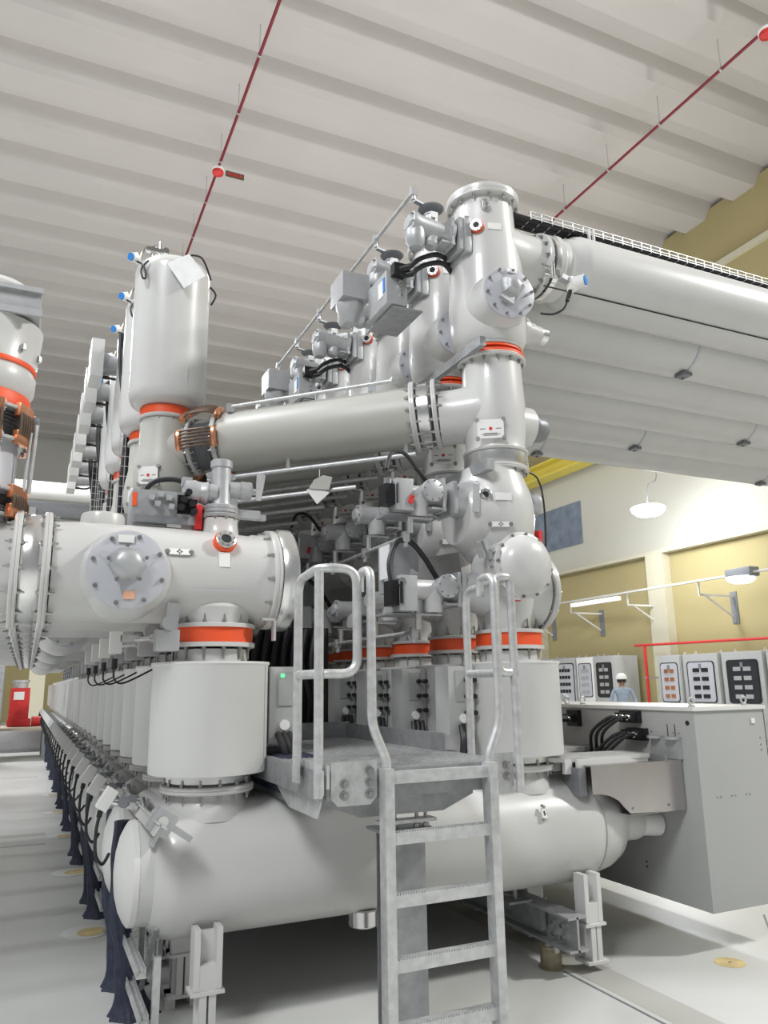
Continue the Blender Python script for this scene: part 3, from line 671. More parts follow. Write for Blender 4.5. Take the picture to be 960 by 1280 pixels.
b=MB(); ty,tz=3.93,4.645
for i in range(7): b.tube([(2.80,ty-.04+.012*i,tz+.01),(2.95,ty-.06+.018*i,tz-.01+.006*(i%3)),(6,ty-.06+.02*i,tz+.006*(i%3)),(10,ty-.055+.018*i,tz+.004*(i%2)),(17,ty-.06+.02*i,tz)],.017,7,sub=3)
b.build('cable','rubber',t)
b=MB()
for yy,zz in ((-.08,.03),(-.08,-.02),(-.08,.0),(.09,.03),(.09,-.02),(0,-.03)): b.cyl((2.92,ty+yy,tz+zz+.01),(17,ty+yy,tz+zz+.01),.003,5)
i=0
x=2.92
while x<12:
    b.cyl((x,ty-.08,tz+.04),(x,ty-.08,tz-.02),.003,5); b.cyl((x,ty-.08,tz-.02),(x,ty+.09,tz-.02),.003,5); b.cyl((x,ty-.08,tz+.04),(x,ty+.09,tz+.04),.003,5); x+=.09
b.build('mesh','galv',t)
for x in (3.42,5.45,7.6,9.8,12.2,14.5): MB().box((x-.02,3.83,4.60),(.012,.02,.11)).box((x+.02,3.83,4.60),(.012,.02,.11)).box((x,3.83,4.56),(.05,.02,.012)).build('bracket','paint',t)
t=thing('earthing_wire',(3.2,3.9,4.04),'thin black wire strung under the front overhead duct','wire')
MB().cyl((2.95,Y0-.15,4.100),(17,Y0-.15,4.100),.005,6).build('wire','rubber',t)
# ------------------------------------------------------------------ 11. upper drives
def make_gear(name,lab,x,y,z,s=1.0,grp='gearboxes on the columns',up=True,style='low'):
    # horizontal gearbox attached at the left of a column, pointing to -X
    t=thing(name,(x,y,z),lab,'gearbox',grp); y-=.05
    h=MB()
    if style=='top':
        h.lathe((x,y,z),V((-1,0,.12)),[(0,.10),(.02,.10),(.025,.075),(.05,.068),(.08,.072),(.24,.072),(.26,.08),(.29,.08),(.292,.06),(.31,.05),(.312,0)],28)
        h.lathe((x-.25,y,z+.03),-Z_,[(0,.06),(.08,.065),(.13,.06),(.165,.04),(.175,0)],24).lathe((x-.12,y,z-.02),V((-.3,0,-1)),[(0,.05),(.07,.05),(.09,.035),(.092,0)],18)
    else:
        h.lathe((x,y,z),-X_,[(0,.085),(.015,.09),(.03,.09),(.035,.065),(.06,.06),(.12,.06),(.26,.058),(.27,.064),(.29,.064),(.292,.04),(.31,.035)],28)
        h.lathe((x-.15,y,z),-Z_,[(0,.062),(.06,.062),(.075,.058),(.12,.056),(.13,.05),(.132,0)],26)
    h.build('gear_housing','cast' if style=='top' else 'cast_light',t)
    bolts(t,(x-.28,y,z+(.03 if style=='top' else 0)),X_,.066 if style=='top' else .055,6,.006,.03,m='cast_dark')
    if style!='top':
        c=MB().lathe((x-.10,y-.02,z+.015),-Y_,[(0,.06),(.06,.062),(.065,.068),(.085,.068),(.09,.06),(.09,0)],30).build('round_cap','cast',t); bolts(c,(x-.10,y-.105,z+.015),Y_,.058,8,.006,.012,m='cast_dark')
    MB().box((x-.05,y-.02,z-.085),(.10,.12,.012)).box((x-.02,y+.02,z),(.02,.22,.2)).build('mount_plate','cast',t)
    return t
g=make_gear('gearbox','grey gearbox bolted to the left of the top chamber of the front column',2.29,Y0,4.35,style='top')
MB().lathe((2.16,Y0-.05,4.42),Z_,[(0,.045),(.05,.045),(.052,.05),(.06,.05),(.065,0)],20).build('upper_shaft','cast',g)
MB().lathe((2.16,Y0-.05,4.515),Z_,[(0,.075),(.008,.085),(.014,.075),(.014,0)],24).box((2.12,Y0-.05,4.535),(.20,.03,.012),rz=.3).build('lever_disc','cast_dark',g)
MB().box((2.155,Y0-.102,4.455),(.05,.006,.04)).build('label_plate','white',g)
repeat(g,8,'grey gearbox on the top chambers, %s from the front')
g=make_gear('gearbox','grey gearbox on the left of the bulbous front chamber, upper of two',2.16,Y0,2.585,grp='gearboxes beside the bulbous chambers')
MB().box((2.00,Y0-.08,2.44),(.16,.03,.012)).cyl((1.94,Y0-.08,2.35),(1.94,Y0-.08,2.44),.018,12).build('crank','alu',g)
repeat(g,8,'upper grey gearbox beside the bulbous chambers, %s from the front')
g=make_gear('gearbox','grey gearbox on the left of the bulbous front chamber, lower of two',2.24,Y0,2.03,grp='lower gearboxes beside the bulbous chambers')
MB().box((2.04,Y0-.08,1.885),(.16,.03,.012)).cyl((1.98,Y0-.08,1.80),(1.98,Y0-.08,1.885),.018,12).build('crank','alu',g)
repeat(g,8,'lower grey gearbox beside the bulbous chambers, %s from the front')
def make_rod(x,z,y0,y1,lab,r=.013):
    t=thing('drive_rod',(x,y0,z),lab,'rod','drive rods')
    MB().cyl((x,y0,z),(x,y1,z),r,12).build('shaft','galv',t)
    y=y0
    while y<=y1+.01: MB().box((x,y,z),(.04,.03,.06)).cyl((x,y,z-.06),(x,y,z+.02),.014,10).build('joint','cast',t); y+=P
make_rod(2.03,4.615,Y0-.06,Y0+5*P,'thin steel drive rod linking the gearboxes at the very top')
make_rod(1.94,2.34,Y0-.02,Y0+6*P,'steel drive rod linking the upper gearboxes beside the bulbous chambers')
make_rod(1.98,1.79,Y0-.02,Y0+6*P,'steel drive rod linking the lower gearboxes beside the bulbous chambers')
make_rod(1.08,2.30,Y0+.3,Y0+6*P,'black-grey drive rod running back beside the left chambers',.015)
def make_updrive(y,lab):
    x,z=2.0,4.02; t=thing('motor_drive',(x,y,z),lab,'drive','motor drives at the top')
    h=MB().box((x,y,z+.01),(.15,.30,.23),bev=.006).build('cabinet','cast',t)
    MB().box((x-.077,y-.06,z+.02),(.004,.07,.11)).build('label_plate','white',h)
    MB().box((x-.077,y-.11,z+.035),(.005,.025,.10)).build('blue_label','blue',h)
    MB().cyl((x+.02,y-.17,z+.02),(x+.02,y-.15,z+.02),.016,14).cyl((x+.02,y-.175,z+.055),(x+.02,y-.15,z+.055),.013,14).box((x+.03,y-.155,z-.035),(.02,.012,.02)).build('fitting','chrome',h)
    MB().box((x+.0,y-.18,z+.12),(.09,.06,.08)).cyl((x-.01,y-.18,z+.12),(x+.06,y-.22,z+.135),.026,14).cyl((x+.04,y-.19,z+.09),(x+.09,y-.22,z+.10),.02,14).build('plug','black',h)
    MB().tube([(x+.05,y-.21,z+.13),(x+.12,y-.26,z+.19),(x+.25,y-.29,z+.23),(x+.40,y-.22,z+.20)],.017,10).tube([(x+.08,y-.21,z+.10),(x+.15,y-.26,z+.15),(x+.28,y-.28,z+.18),(x+.40,y-.22,z+.13)],.017,10).build('hose','rubber',t)
    MB().box((x-.15,y+.30,z+.17),(.20,.24,.19),bev=.008).lathe((x-.15,y+.30,z+.09),-Z_,[(0,.10),(.05,.10),(.12,.07),(.16,.05),(.162,0)],20).build('motor_box','cast',t)
    MB().box((x+.08,y+.06,z-.115),(.22,.40,.010)).build('base_plate','galv_dull',t)
    MB().box((x+.07,y-.10,z-.11),(.10,.05,.014)).build('red_strip','red',t)
    return t
md=make_updrive(Y0+.30,'grey motor drive cabinet with a blue label, left of the top chamber')
c=copy_tree(md); c.location=md.location+V((0,3*P,0)); c['label']='darker grey motor drive farther back, above the slanting duct'
def make_middrive():
    x,y,z=1.86,Y0-.02,0; t=thing('motor_drive',(x,y,1.95),'grey motor drive cabinets with a big black hose loop, below the slanting duct','drive','motor drives')
    h=MB().box((2.02,y+.27,2.19),(.20,.16,.30),bev=.006).build('tall_cabinet','cast',t)
    MB().box((1.905,y+.22,2.22),(.006,.14,.20)).build('label_plate','paper',h)
    a=MB().box((1.90,y,2.00),(.11,.22,.20),bev=.006).build('front_box','cast',t)
    MB().box((1.82,y-.05,2.00),(.05,.10,.14)).cyl((1.85,y-.118,1.94),(1.85,y-.118,2.06),.010,8).build('plug','black',a)
    MB().cyl((1.855,y-.12,2.06),(1.855,y-.08,2.06),.025,12).box((1.86,y-.115,2.0),(.010,.02,.14)).build('fitting','chrome',a)
    MB().tube([(1.82,y-.05,2.07),(1.82,y-.03,2.18),(1.88,y,2.30),(1.97,y+.02,2.32),(2.08,y+.05,2.24),(2.22,y+.1,2.08)],.016,10).build('hose','rubber',t)
    a=MB().box((1.895,y,2.57),(.11,.20,.19),bev=.006).build('upper_box','cast',t)
    MB().box((1.81,y-.03,2.57),(.06,.10,.12)).build('plug','black',a)
    MB().cyl((1.81,y-.04,2.63),(1.81,y-.04,2.67),.026,12).box((1.845,y-.105,2.57),(.010,.02,.12)).build('fitting','chrome',a)
    MB().tube([(1.81,y-.03,2.73),(1.86,y,2.84),(1.96,y+.02,2.85),(2.08,y+.05,2.74),(2.2,y+.12,2.68)],.012,8).build('thin_hose','rubber',t)
    MB().box((1.93,y-.105,2.54),(.025,.012,.05),ry=.3).build('red_tag','red',a)
    MB().box((1.98,y+.05,1.89),(.36,.16,.012)).box((1.98,y+.05,2.465),(.34,.16,.012)).build('base_plate','galv_dull',t)
    MB().prism([(-.18,-.12),(.22,-.09),(.22,.10),(-.14,.02)],(2.22,Y0+.20,2.22),V((1,.1,0)),V((0,.2,1)),.008).build('bright_shroud','alu',t)
    return t
m=make_middrive(); repeat(m,3,'grey motor drive cabinets beside the bulbous chambers, %s set from the front',dy=3*P)
# ------------------------------------------------------------------ 12. access platform with ladder
t=thing('access_platform',(1.6,3.0,0),'galvanised steel ladder with grated platform and tube guard rails','ladder')
yL=2.98; lx=(1.362,1.853)
for i,x in enumerate(lx):
    s=-1 if i==0 else 1
    MB().box((x,yL,.585),(.042,.065,1.17),bev=.004).build('ladder_stile','galv',t)
    tx=x+s*.062
    MB().bend([(x,yL,1.16),(x,yL,1.20),(tx,yL,1.34),(tx,yL,1.985),(tx+0,yL+.12,1.985),(tx,yL+.12,1.90)],.0195,.05).build('grab_rail','galv',t)
for k in range(5):
    z=1.13-.232*k
    r=MB().box((1.6075,yL-.012,z),(.45,.008,.045)).box((1.6075,yL+.012,z+.021),(.45,.055,.004)).build('rung','galv',t)
    if k:
        b=MB()
        for i in range(38): b.box((1.39+i*.0118,yL-.010,z+.026),(.005,.012,.007))
        b.build('serration','galv',r)
# deck
PX0,PX1,PY0,PY1=1.10,2.0,3.03,3.42; zD=1.165
fr=MB()
fr.box((1.55,PY0,zD-.055),(.86,.008,.11)); fr.box((PX0,4.0,zD-.055),(.008,1.94,.11)); fr.box((PX1,3.3,zD-.055),(.008,.55,.11))
fr.box((1.55,PY0+.05,zD-.11),(.86,.10,.008))
fr.box((1.55,4.97,zD+.02),(.9,.008,.16)); fr.box((PX1-.02,4.3,zD+.04),(.008,1.4,.10))
fr.build('deck_frame','galv_dull',t)
b=MB()
n=0; x=PX0+.02
while x<PX1: b.box((x,4.0,zD-.012),(.004,1.93,.024)); x+=.03
y=PY0+.02
while y<4.95: b.box((1.55,y,zD-.004),(.88,.004,.006)); y+=.03
b.build('grating','galv',t)
for x0,x1 in ((1.135,1.335),(1.878,2.0)):
    w=x1-x0; 
    pl=MB().prism([(.03,0),(w-.03,0),(w,.03),(w,.17),(0,.17),(0,.03)],(x0,3.022,1.03),X_,Z_,.006).build('front_plate','galv',t)
    b=MB()
    for px_ in ([x0+.055,x1-.035] if w>.15 else [x0+.085]):
        for z in (1.07,1.115,1.16)[:3 if px_>1.2 and w>.15 else 2]: c=V((px_,3.015,z+(.0 if w>.15 else .03))); b.cyl(c,c-Y_*.008,.019,16); b.cyl(c-Y_*.008,c-Y_*.022,.012,6)
    b.build('bolt','bolt',pl)
MB().prism([(0,0),(0,.05),(.6,.05),(.6,0),(.42,-.07),(.05,-.07)],(PX0+.02,3.10,1.04),Y_,Z_,.008).build('side_gusset','galv',t)
MB().prism([(0,.0),(.16,-.06),(.55,-.06),(.70,.0),(.70,.02),(0,.02)],(1.13,3.10,1.03),X_,Z_,.01).build('lower_plate','galv_dull',t)
MB().box((1.065,3.25,1.16),(.012,.07,.11)).box((1.078,3.0,1.13),(.012,.08,.09)).box((1.105,3.12,1.15),(.012,.30,.09)).build('clamp_plate','galv',t)
# guard rails
for x,s in ((1.075,1),(2.02,-1)):
    yb=3.27 if s>0 else 3.41
    MB().cyl((x,3.0,1.07 if s>0 else 1.03),(x,3.0,1.965),.0195,16).build('guard_post','galv',t)
    in_=.17 if s>0 else .085
    MB().bend([(x,yb,1.13),(x,yb,1.962),(x,3.0,1.985),(x+s*in_,3.0,1.985),(x+s*in_,3.0,1.548),(x,3.0,1.548),(x,yb,1.548)],.0195,.07).build('guard_loop','galv',t)
# post under platform
p=MB().box((1.60,3.36,.43),(.008,.13,.86)).box((1.555,3.295,.43),(.09,.008,.86)).box((1.645,3.295,.43),(.09,.008,.86)).box((1.60,3.425,.43),(.18,.008,.86)).box((1.60,3.36,.865),(.26,.18,.012)).box((1.60,3.36,.006),(.24,.18,.012)).build('support_post','galv_dull',t)
b=MB()
for sx in (-.10,-.055,.055,.10):
    b.cyl((1.60+sx,3.30,.85),(1.60+sx,3.30,1.02),.009,10); b.cyl((1.60+sx,3.30,.845),(1.60+sx,3.30,.888),.016,6)
b.build('threaded_rod','bolt',t)
MB().box((1.60,3.30,.905),(.28,.07,.014)).box((1.60,3.31,1.02),(.34,.10,.014)).build('top_plate','galv',t)

t=thing('cable_rack',(1.55,5.05,1.1),'dark rack of black hoses closing the far end of the platform','backdrop')  # added black panel and hoses, standing in for the deep shade behind the platform
MB().box((1.50,5.12,1.52),(.80,.03,.75)).build('back_plate','black',t,flat=True)
b=MB()
for i in range(11):
    xx=1.16+.068*i; b.tube([(xx,5.06,1.16),(xx+.02*math.sin(i),5.0,1.4),(xx-.02,5.05,1.65),(xx+.02,5.07,1.88)],.02,8)
b.build('hose','rubber',t)
t=thing('dark_cover',(1.24,3.9,1.0),'low black covered box between the front left drum and the platform','cover')
MB().box((1.24,4.05,1.085),(.20,.75,.17),bev=.02).build('cover','wrap',t)
MB().box((1.24,4.05,.99),(.16,.7,.04)).build('base','galv_dull',t)
# ------------------------------------------------------------------ 13. mechanism cabinet at the end of the tanks
def make_box(y0,lab):
    x0,x1,y1,z0,z1=3.62,4.20,y0+1.66,.215,1.322
    t=thing('mechanism_cabinet',((x0+x1)/2,(y0+y1)/2,z0),lab,'cabinet','mechanism cabinets')
    MB().box(((x0+x1)/2,(y0+y1)/2,(z0+z1)/2),(x1-x0,y1-y0,z1-z0),bev=.004).build('cabinet_body','cabinet',t)
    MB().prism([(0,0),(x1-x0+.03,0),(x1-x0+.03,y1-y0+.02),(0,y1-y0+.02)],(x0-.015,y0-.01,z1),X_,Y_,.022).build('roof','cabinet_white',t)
    MB().box((x1+.012,(y0+y1)/2,.80),(.02,1.6,1.04)).build('door','cabinet',t)
    MB().box((x1+.002,y0+.01,.8),(.006,.02,1.04)).build('door_gasket','black',t)
    for x,y in ((x0+.04,y0+.05),(x1-.10,y0+.05),(x0+.05,y0+1.08),(x0+.05,y0+1.26)):
        e=MB(); e.cyl((x,y,z1+.02),(x,y,z1+.032),.02,14)
        e.tube([V((x+.021*math.cos(a),y,z1+.056+.021*math.sin(a))) for a in [2*PI*i/16 for i in range(17)]],.006,8,smooth=False); e.build('lifting_eye','galv',t)
    MB().cyl((x0-.004,y0+.055,z1-.07),(x0+.001,y0+.055,z1-.07),.014,14).build('plug_hole','black',t)
    MB().box((x1-.10,y0-.004,z1-.07),(.03,.006,.03),bev=.002).build('white_patch','white',t)
    b=MB()
    for dx in (.10,.13,.22,.25,.34,.37): b.cyl((x0+dx+.02,y0-.003,.83),(x0+dx+.02,y0+.001,.83),.005,8)
    for dz in (0,.04,.07): b.cyl((x1-.05,y0-.003,1.15-dz),(x1-.05,y0+.001,1.15-dz),.005,8)
    for yy in (.42,.18,.13,.36): b.cyl((x0-.003,y0+yy,1.19),(x0+.001,y0+yy,1.19),.005,8); b.cyl((x0-.003,y0+yy,1.09),(x0+.001,y0+yy,1.09),.005,8)
    b.build('screw','bolt',t)
    b=MB()
    for yy in (.16,.22): b.box((x0-.002,y0+yy,1.18),(.004,.003,.12))
    b.build('marking','black',t)
    def socket(y,z,n,s=1):
        p=MB().box((x0-.02,y,z),(.04,.10*n/2+.02,.075*s),bev=.004)
        for i in range(n):
            yy=y+.055*(i-(n-1)/2); p.box((x0-.055,yy,z),(.06,.042,.055))
        p=p.build('socket','black',t)
        c=MB()
        for i in range(n): yy=y+.055*(i-(n-1)/2); c.cyl((x0-.10,yy,z),(x0-.08,yy,z),.019,14)
        c.build('gland_ring','chrome',p)
        return [V((x0-.10,y+.055*(i-(n-1)/2),z)) for i in range(n)]
    pts=socket(y0+.52,1.275,3)+socket(y0+.47,1.17,3)
    b=MB()
    for i,p in enumerate(pts):
        b.tube([p,p+V((-.05,.02,-.01)),p+V((-.10,.12,-.10)),V((x0-.14,p.y+.22,1.04)),V((x0-.16,p.y+.32,.94))],.011,8)
    b.build('cable','rubber',t)
    pts=socket(y0+1.10,1.25,2,1.5)
    b=MB()
    for p in pts: b.tube([p,p+V((-.12,.0,-.01)),p+V((-.3,.05,-.1))],.022,10)
    b.build('thick_cable','rubber',t)
    MB().box((x0-.02,y0+.22,1.10),(.04,.22,.12)).box((x0-.02,y0+.95,1.04),(.04,.25,.05)).cyl((x0-.04,y0+.29,1.155),(x0-.04,y0+.29,1.17),.05,14).cyl((x0-.04,y0+.15,1.155),(x0-.04,y0+.15,1.17),.05,14).cyl((x0-.05,y0+1.0,1.06),(x0-.05,y0+1.0,1.08),.05,14).build('hinge_bracket','cast',t)
    b=MB()
    for dy_ in (.27,.30): b.cyl((x0-.003,y0+.5,dy_+.1),(x0+.001,y0+.5,dy_+.1),.006,8)
    b.build('vent_plug','black',t)
    return t
mb=make_box(3.52,'large grey mechanism cabinet at the right end of the front tank')
for k in range(1,4): c=copy_tree(mb); c.location=mb.location+V((0,3*P*k,0)); c['label']='large grey mechanism cabinet, %s from the front, behind the nearest one'%oname(k)
# elbow pipe from tank dome to cabinet
def make_elbow():
    t=thing('drive_elbow_pipe',(3.45,Y0,.6),'grey elbow pipe joining the domed tank end and the mechanism cabinet','pipe','drive elbow pipes')
    MB().lathe((3.33,Y0-.02,.67),V((1,-.15,-.10)),[(-.10,.11),(.06,.105),(.12,.098),(.15,.085)],36).build('elbow','paint',t)
    MB().lathe((3.33,Y0-.02,.67),V((1,-.15,-.10)),[(.15,.085),(.16,.072),(.29,.070)],36).build('sleeve','cabinet_white',t); return t
repeat(make_elbow(),4,'grey elbow pipe at the tank ends, %s from the front')
def make_cover():
    t=thing('stainless_cover',(3.3,3.75,.75),'shiny stainless steel cover box over the domed tank end','cover','stainless covers')
    y=3.64
    poly=[(2.93,1.035),(2.93,.885),(2.99,.882),(3.05,.87),(3.11,.84),(3.15,.80),(3.19,.765),(3.61,.755),(3.61,1.035)]
    MB().prism(poly,(0,y+.003,0),X_,Z_,-.003 if 0 else .003).prism([(2.93,0),(3.61,0),(3.61,.5),(2.93,.5)],(0,y,1.035),X_,Y_,.003).build('front_panel','steel',t,flat=True)
    MB().box((3.61,y+.25,.897),(.003,.5,.26)).box((3.40,y+.1,.757),(.42,.2,.003)).build('side_panel','steel',t,flat=True)
    MB().box((3.42,y+.12,1.055),(.12,.02,.03)).box((3.49,y+.2,1.05),(.015,.4,.04)).build('clip','galv_dull',t)
    b=MB()
    for x in (3.21,3.48): b.cyl((x,y-.004,.792),(x,y+.003,.792),.008,8)
    b.build('screw','bolt',t)
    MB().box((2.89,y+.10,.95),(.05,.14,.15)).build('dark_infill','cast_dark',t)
    return t
repeat(make_cover(),4,'shiny stainless cover box at the tank ends, %s from the front')
def make_support():
    t=thing('support_plate',(3.0,Y0-.1,1.06),'flat grey support plate sticking out right of the drum base above the steel cover','bracket','support plates')
    MB().prism([(2.72,-.10),(2.80,-.16),(3.35,-.20),(3.42,-.20),(3.42,.05),(2.72,.12)],(0,Y0-.05,1.055),X_,Y_,.025).build('plate','paint',t)
    MB().box((3.15,Y0-.235,1.046),(.52,.02,.045)).box((2.85,Y0-.20,1.03),(.05,.03,.08)).box((2.83,Y0+.0,1.02),(.10,.20,.05)).build('rib','casing',t); return t
repeat(make_support(),4,'flat grey support plate by the drum bases, %s from the front')

# ------------------------------------------------------------------ 14. skid beams, struts, pedestal under the tanks
t=thing('skid_beam',(2.74,3.6,.12),'grey steel beam running back under the right end of the tanks','beam')
MB().box((2.74,8.6,.205),(.012,10.0,.17)).box((2.74,8.6,.285),(.12,10.0,.012)).box((2.74,8.6,.125),(.12,10.0,.012)).build('i_beam','cast',t)
b=MB()
for dy in (.10,.18,.55,.63): b.cyl((2.75,3.6+dy,.17),(2.70,3.6+dy,.17),.012,8); b.cyl((2.75,3.6+dy,.23),(2.70,3.6+dy,.23),.012,8)
b.build('bolt','chrome',t)
MB().box((2.70,4.0,.23),(.03,.30,.12)).box((2.62,4.0,.30),(.16,.12,.012)).cyl((2.62,4.0,.30),(2.62,4.0,.36),.012,8).build('splice_plate','galv_dull',t)
t=thing('pedestal_foot',(2.70,3.80,0),'small rusty-looking round levelling foot under the grey beam','foot')
MB().lathe((2.70,3.80,0),Z_,[(0,.07),(.008,.07),(.01,.058),(.09,.058),(.095,.05),(.11,.05)],24).build('body','pedestal',t)
MB().cyl((2.70,3.80,.10),(2.70,3.80,.118),.03,16).box((2.70,3.75,.11),(.03,.02,.05)).build('screw_head','galv',t)
t=thing('strut_frame',(.62,3.7,0),'slotted steel strut frame on the floor under the left end of the front tank','frame')
MB().box((.60,3.70,.19),(.03,.03,.38)).box((.60,3.70,.006),(.08,.08,.012)).build('upright','galv',t)
MB().box((.53,4.15,.33),(.04,1.0,.022)).box((.515,4.15,.345),(.006,1.0,.03)).box((.545,4.15,.345),(.006,1.0,.03)).build('upper_rail','galv',t)
MB().box((.55,4.05,.15),(.04,.8,.022)).box((.535,4.05,.165),(.006,.8,.03)).box((.565,4.05,.165),(.006,.8,.03)).build('lower_rail','galv',t)
MB().box((.62,4.3,.19),(.03,.03,.38)).box((.60,3.95,.30),(.02,.02,.5),rx=.8).build('brace','galv_dull',t)
for k in range(1,8):
    c=copy_tree(t); c.location=t.location+V((0,1.86*k,0)); c['label']='slotted steel strut frame under the tanks, %s from the front'%oname(k)

# ------------------------------------------------------------------ 15. room
WX=17.2; FY=44; CZ=14.75
f=MB().box((2,16,-.05),(34,60,.1)).build('floor','floor'); struct(f,'pale grey epoxy floor')
# ribbed ceiling
b=MB(); prof=[]; y=-14.0; RP=1.75; ph=16.1
y=ph-RP*18
poly=[]
while y<FY+1:
    poly+=[(y,CZ),(y+.75,CZ),(y+1.05,CZ+.42),(y+RP-.3,CZ+.42)]; y+=RP
poly+=[(y,CZ),(y,CZ+1.2),(poly[0][0],CZ+1.2)]
bm=b.bm; L=[];R_=[]
pts=poly[:-2]
for yy,zz in pts:
    L.append(bm.verts.new((-16,yy,zz))); R_.append(bm.verts.new((WX+.4,yy,zz)))
for i in range(len(pts)-1): bm.faces.new((L[i],L[i+1],R_[i+1],R_[i]))
c=b.build('ceiling','ceiling',flat=True); struct(c,'ribbed pale ceiling')
# right wall
def wall(name,c,d,m,lab,bev=0):
    o=MB().box(c,d).build(name,m,flat=True); return struct(o,lab)
wall('wall_right',(WX+.25,16,2.65),(.5,60,5.3),'yellow_wall','lower yellow right wall')
wall('wall_right_middle',(WX+.2,16,7.3),(.5,60,4.1),'cream','pale band of the right wall')
wall('wall_right_upper',(WX+.2,16,12.2),(.5,60,5.6),'yellow_wall','upper yellow right wall')
wall('wall_right_top',(WX+.45,16,15.4),(.5,60,1.2),'ceil_white','white infill between ceiling ribs')
wall('wall_far',(0,FY,7.5),(36,.4,15.6),'far_white','far white wall')
wall('wall_far_lower',(0,FY-.3,2.0),(36,.2,4.0),'yellow_wall','yellow lower part of the far wall')
#wall('wall_left',(-16,16,7.5),(.4,60,15.6),'far_white','left wall')
wall('trim_1',(WX-.12,16,5.28),(.34,60,.10),'yellow_pale','ledge of the right wall')
wall('trim_2',(WX+.02,16,14.55),(.12,60,.5),'yellow_wall','upper edge strip of the yellow wall')
b=MB()
for k in range(-4,24): b.box((WX-.05,ph+RP*k+.80,15.2),(.04,.03,.9))
o=b.build('trim_3','cast_dark',flat=True); struct(o,'dark joints between ceiling ribs')
i=4
for y in (-.4,5.4,11.2,17.4,23.6,29.8,36):
    wall('trim_%d'%i,(WX-.15,y,2.65),(.32,.68,5.3),'yellow_pale','pale pilaster of the right wall'); i+=1
wall('trim_%d'%i,(WX-.10,16,13.1),(.18,60,.16),'yellow_pale','ledge on the upper yellow wall'); i+=1
wall('window_1',(WX-.06,22.3,6.95),(.06,2.9,1.5),'window_blue','dark high window of the right wall')
t=thing('crane_girder',(WX-.7,16,9.0),'yellow crane runway girder along the right wall','girder')
MB().box((WX-.55,16,9.25),(.60,60,.06)).box((WX-.55,16,8.75),(.60,60,.06)).box((WX-.55,16,9.0),(.05,60,.5)).build('beam','crane_yellow',t)
MB().box((WX-.55,16,9.33),(.08,60,.10)).build('rail','cast_dark',t)
# far duct and bridge crane like beams
t=thing('ventilation_duct',(-4,30,9.3),'wide round pale duct crossing the hall in the distance at left','duct')
MB().cyl((-15,30,8.67),(3.2,30,8.67),.33,32).build('duct_shell','casing',t)
t=thing('crane_bridge',(-4,32,7.2),'dark grey crane bridge beam crossing the hall in the distance at left','crane')
MB().box((-2,31,8.15),(28,.5,.55)).build('beam','cast_dark',t)
MB().box((-.5,30.8,7.9),(.6,.4,.5)).build('trolley','cast',t)
# sprinkler pipes
def pipe(x,z,lab,ys):
    t=thing('sprinkler_pipe',(x,10,z),lab,'pipe','red ceiling pipes')
    MB().cyl((x,-8,z),(x,43,z),.034,12).build('pipe','pipe_red',t)
    y=ph-RP*6+.3
    while y<42: MB().cyl((x,y,z),(x,y,CZ+.05),.010,6).cyl((x,y-.02,z),(x,y+.02,z),.05,12).build('hanger','cast',t); y+=RP
    for y in ys:
        b=MB().lathe((x,y,z-.04),-Z_,[(0,.10),(.06,.14),(.12,.13),(.16,.06),(.17,0)],20).build('detector','red',t)
        MB().lathe((x,y,z-.02),-Z_,[(0,.15),(.05,.16),(.06,.15)],20).build('detector_base','white',b)
pipe(3.30,14.0,'left red pipe hung under the ribbed ceiling',(16.7,))
pipe(12.25,14.0,'right red pipe hung under the ribbed ceiling',(8.3,))
t=thing('ceiling_sign',(3.7,16.7,13.9),'tiny dark red sign beside the red ceiling detector','sign')
MB().box((3.72,16.7,13.92),(.46,.03,.15)).build('panel','copper_dark',t)
b=MB()
for i in range(6): b.box((3.56+.06*i,16.68,13.92),(.035,.01,.07))
b.build('print','red',t)
# wall rail with lights
t=thing('wall_rail',(15.9,18,4.0),'thin pale cable rail on brackets along the right wall','rail')
MB().box((15.9,17,4.06),(.12,26,.05)).build('rail','paint',t)
for y in (8.6,12.6,16.7-1.8,17.6,20.25,22.85,26):
    a=MB().box((16.6,y,3.70),(1.3,.05,.05)).cyl((16.1,y,3.72),(17.1,y,3.16),.028,8).build('bracket_arm','casing',t)
    MB().box((WX-.01,y,3.40),(.03,.22,.85)).build('wall_plate','cast_dark',a)
    MB().box((15.95,y,3.88),(.04,.04,.32)).build('drop_post','casing',a)
t=thing('tube_light',(15.9,19.3,3.9),'white tube lamp under the wall rail, left of the pilaster','lamp')
MB().box((15.9,19.0,3.93),(.16,2.2,.12),bev=.02).build('diffuser','tube_white',t)
t=thing('flood_light',(15.9,13.2,3.9),'rounded white and black floodlight on the wall rail at right','lamp')
MB().box((15.9,13.45,4.08),(.35,.75,.24),bev=.05).build('housing','cast_dark',t)
MB().lathe((15.85,13.45,3.98),-Z_,[(0,.36),(.10,.33),(.16,.22),(.18,0)],24).build('diffuser','tube_white',t)
t=thing('flood_light',(15.9,10.2,3.9),'second floodlight on the wall rail, beyond the right edge','lamp'); bpy.data.objects.remove(t)
# big bright lamp
t=thing('high_bay_lamp',(15.0,15.47,6.05),'very bright white lamp hanging below the overhead ducts','lamp')
MB().lathe((15.0,15.47,6.22),-Z_,[(0,.05),(.05,.12),(.10,.38),(.13,.46)],28,cap=False).build('reflector','cast',t)
MB().lathe((15.0,15.47,6.10),-Z_,[(-.03,.38),(.0,.44),(.10,.42),(.20,.3),(.25,0)],28).build('bulb','lamp_white',t)
MB().tube([(15,15.47,6.2),(15.0,15.4,6.7),(15.3,15.4,6.9),(15.3,15.4,7.3),(15.0,15.5,8.5)],.015,8).build('cord','cast_dark',t)
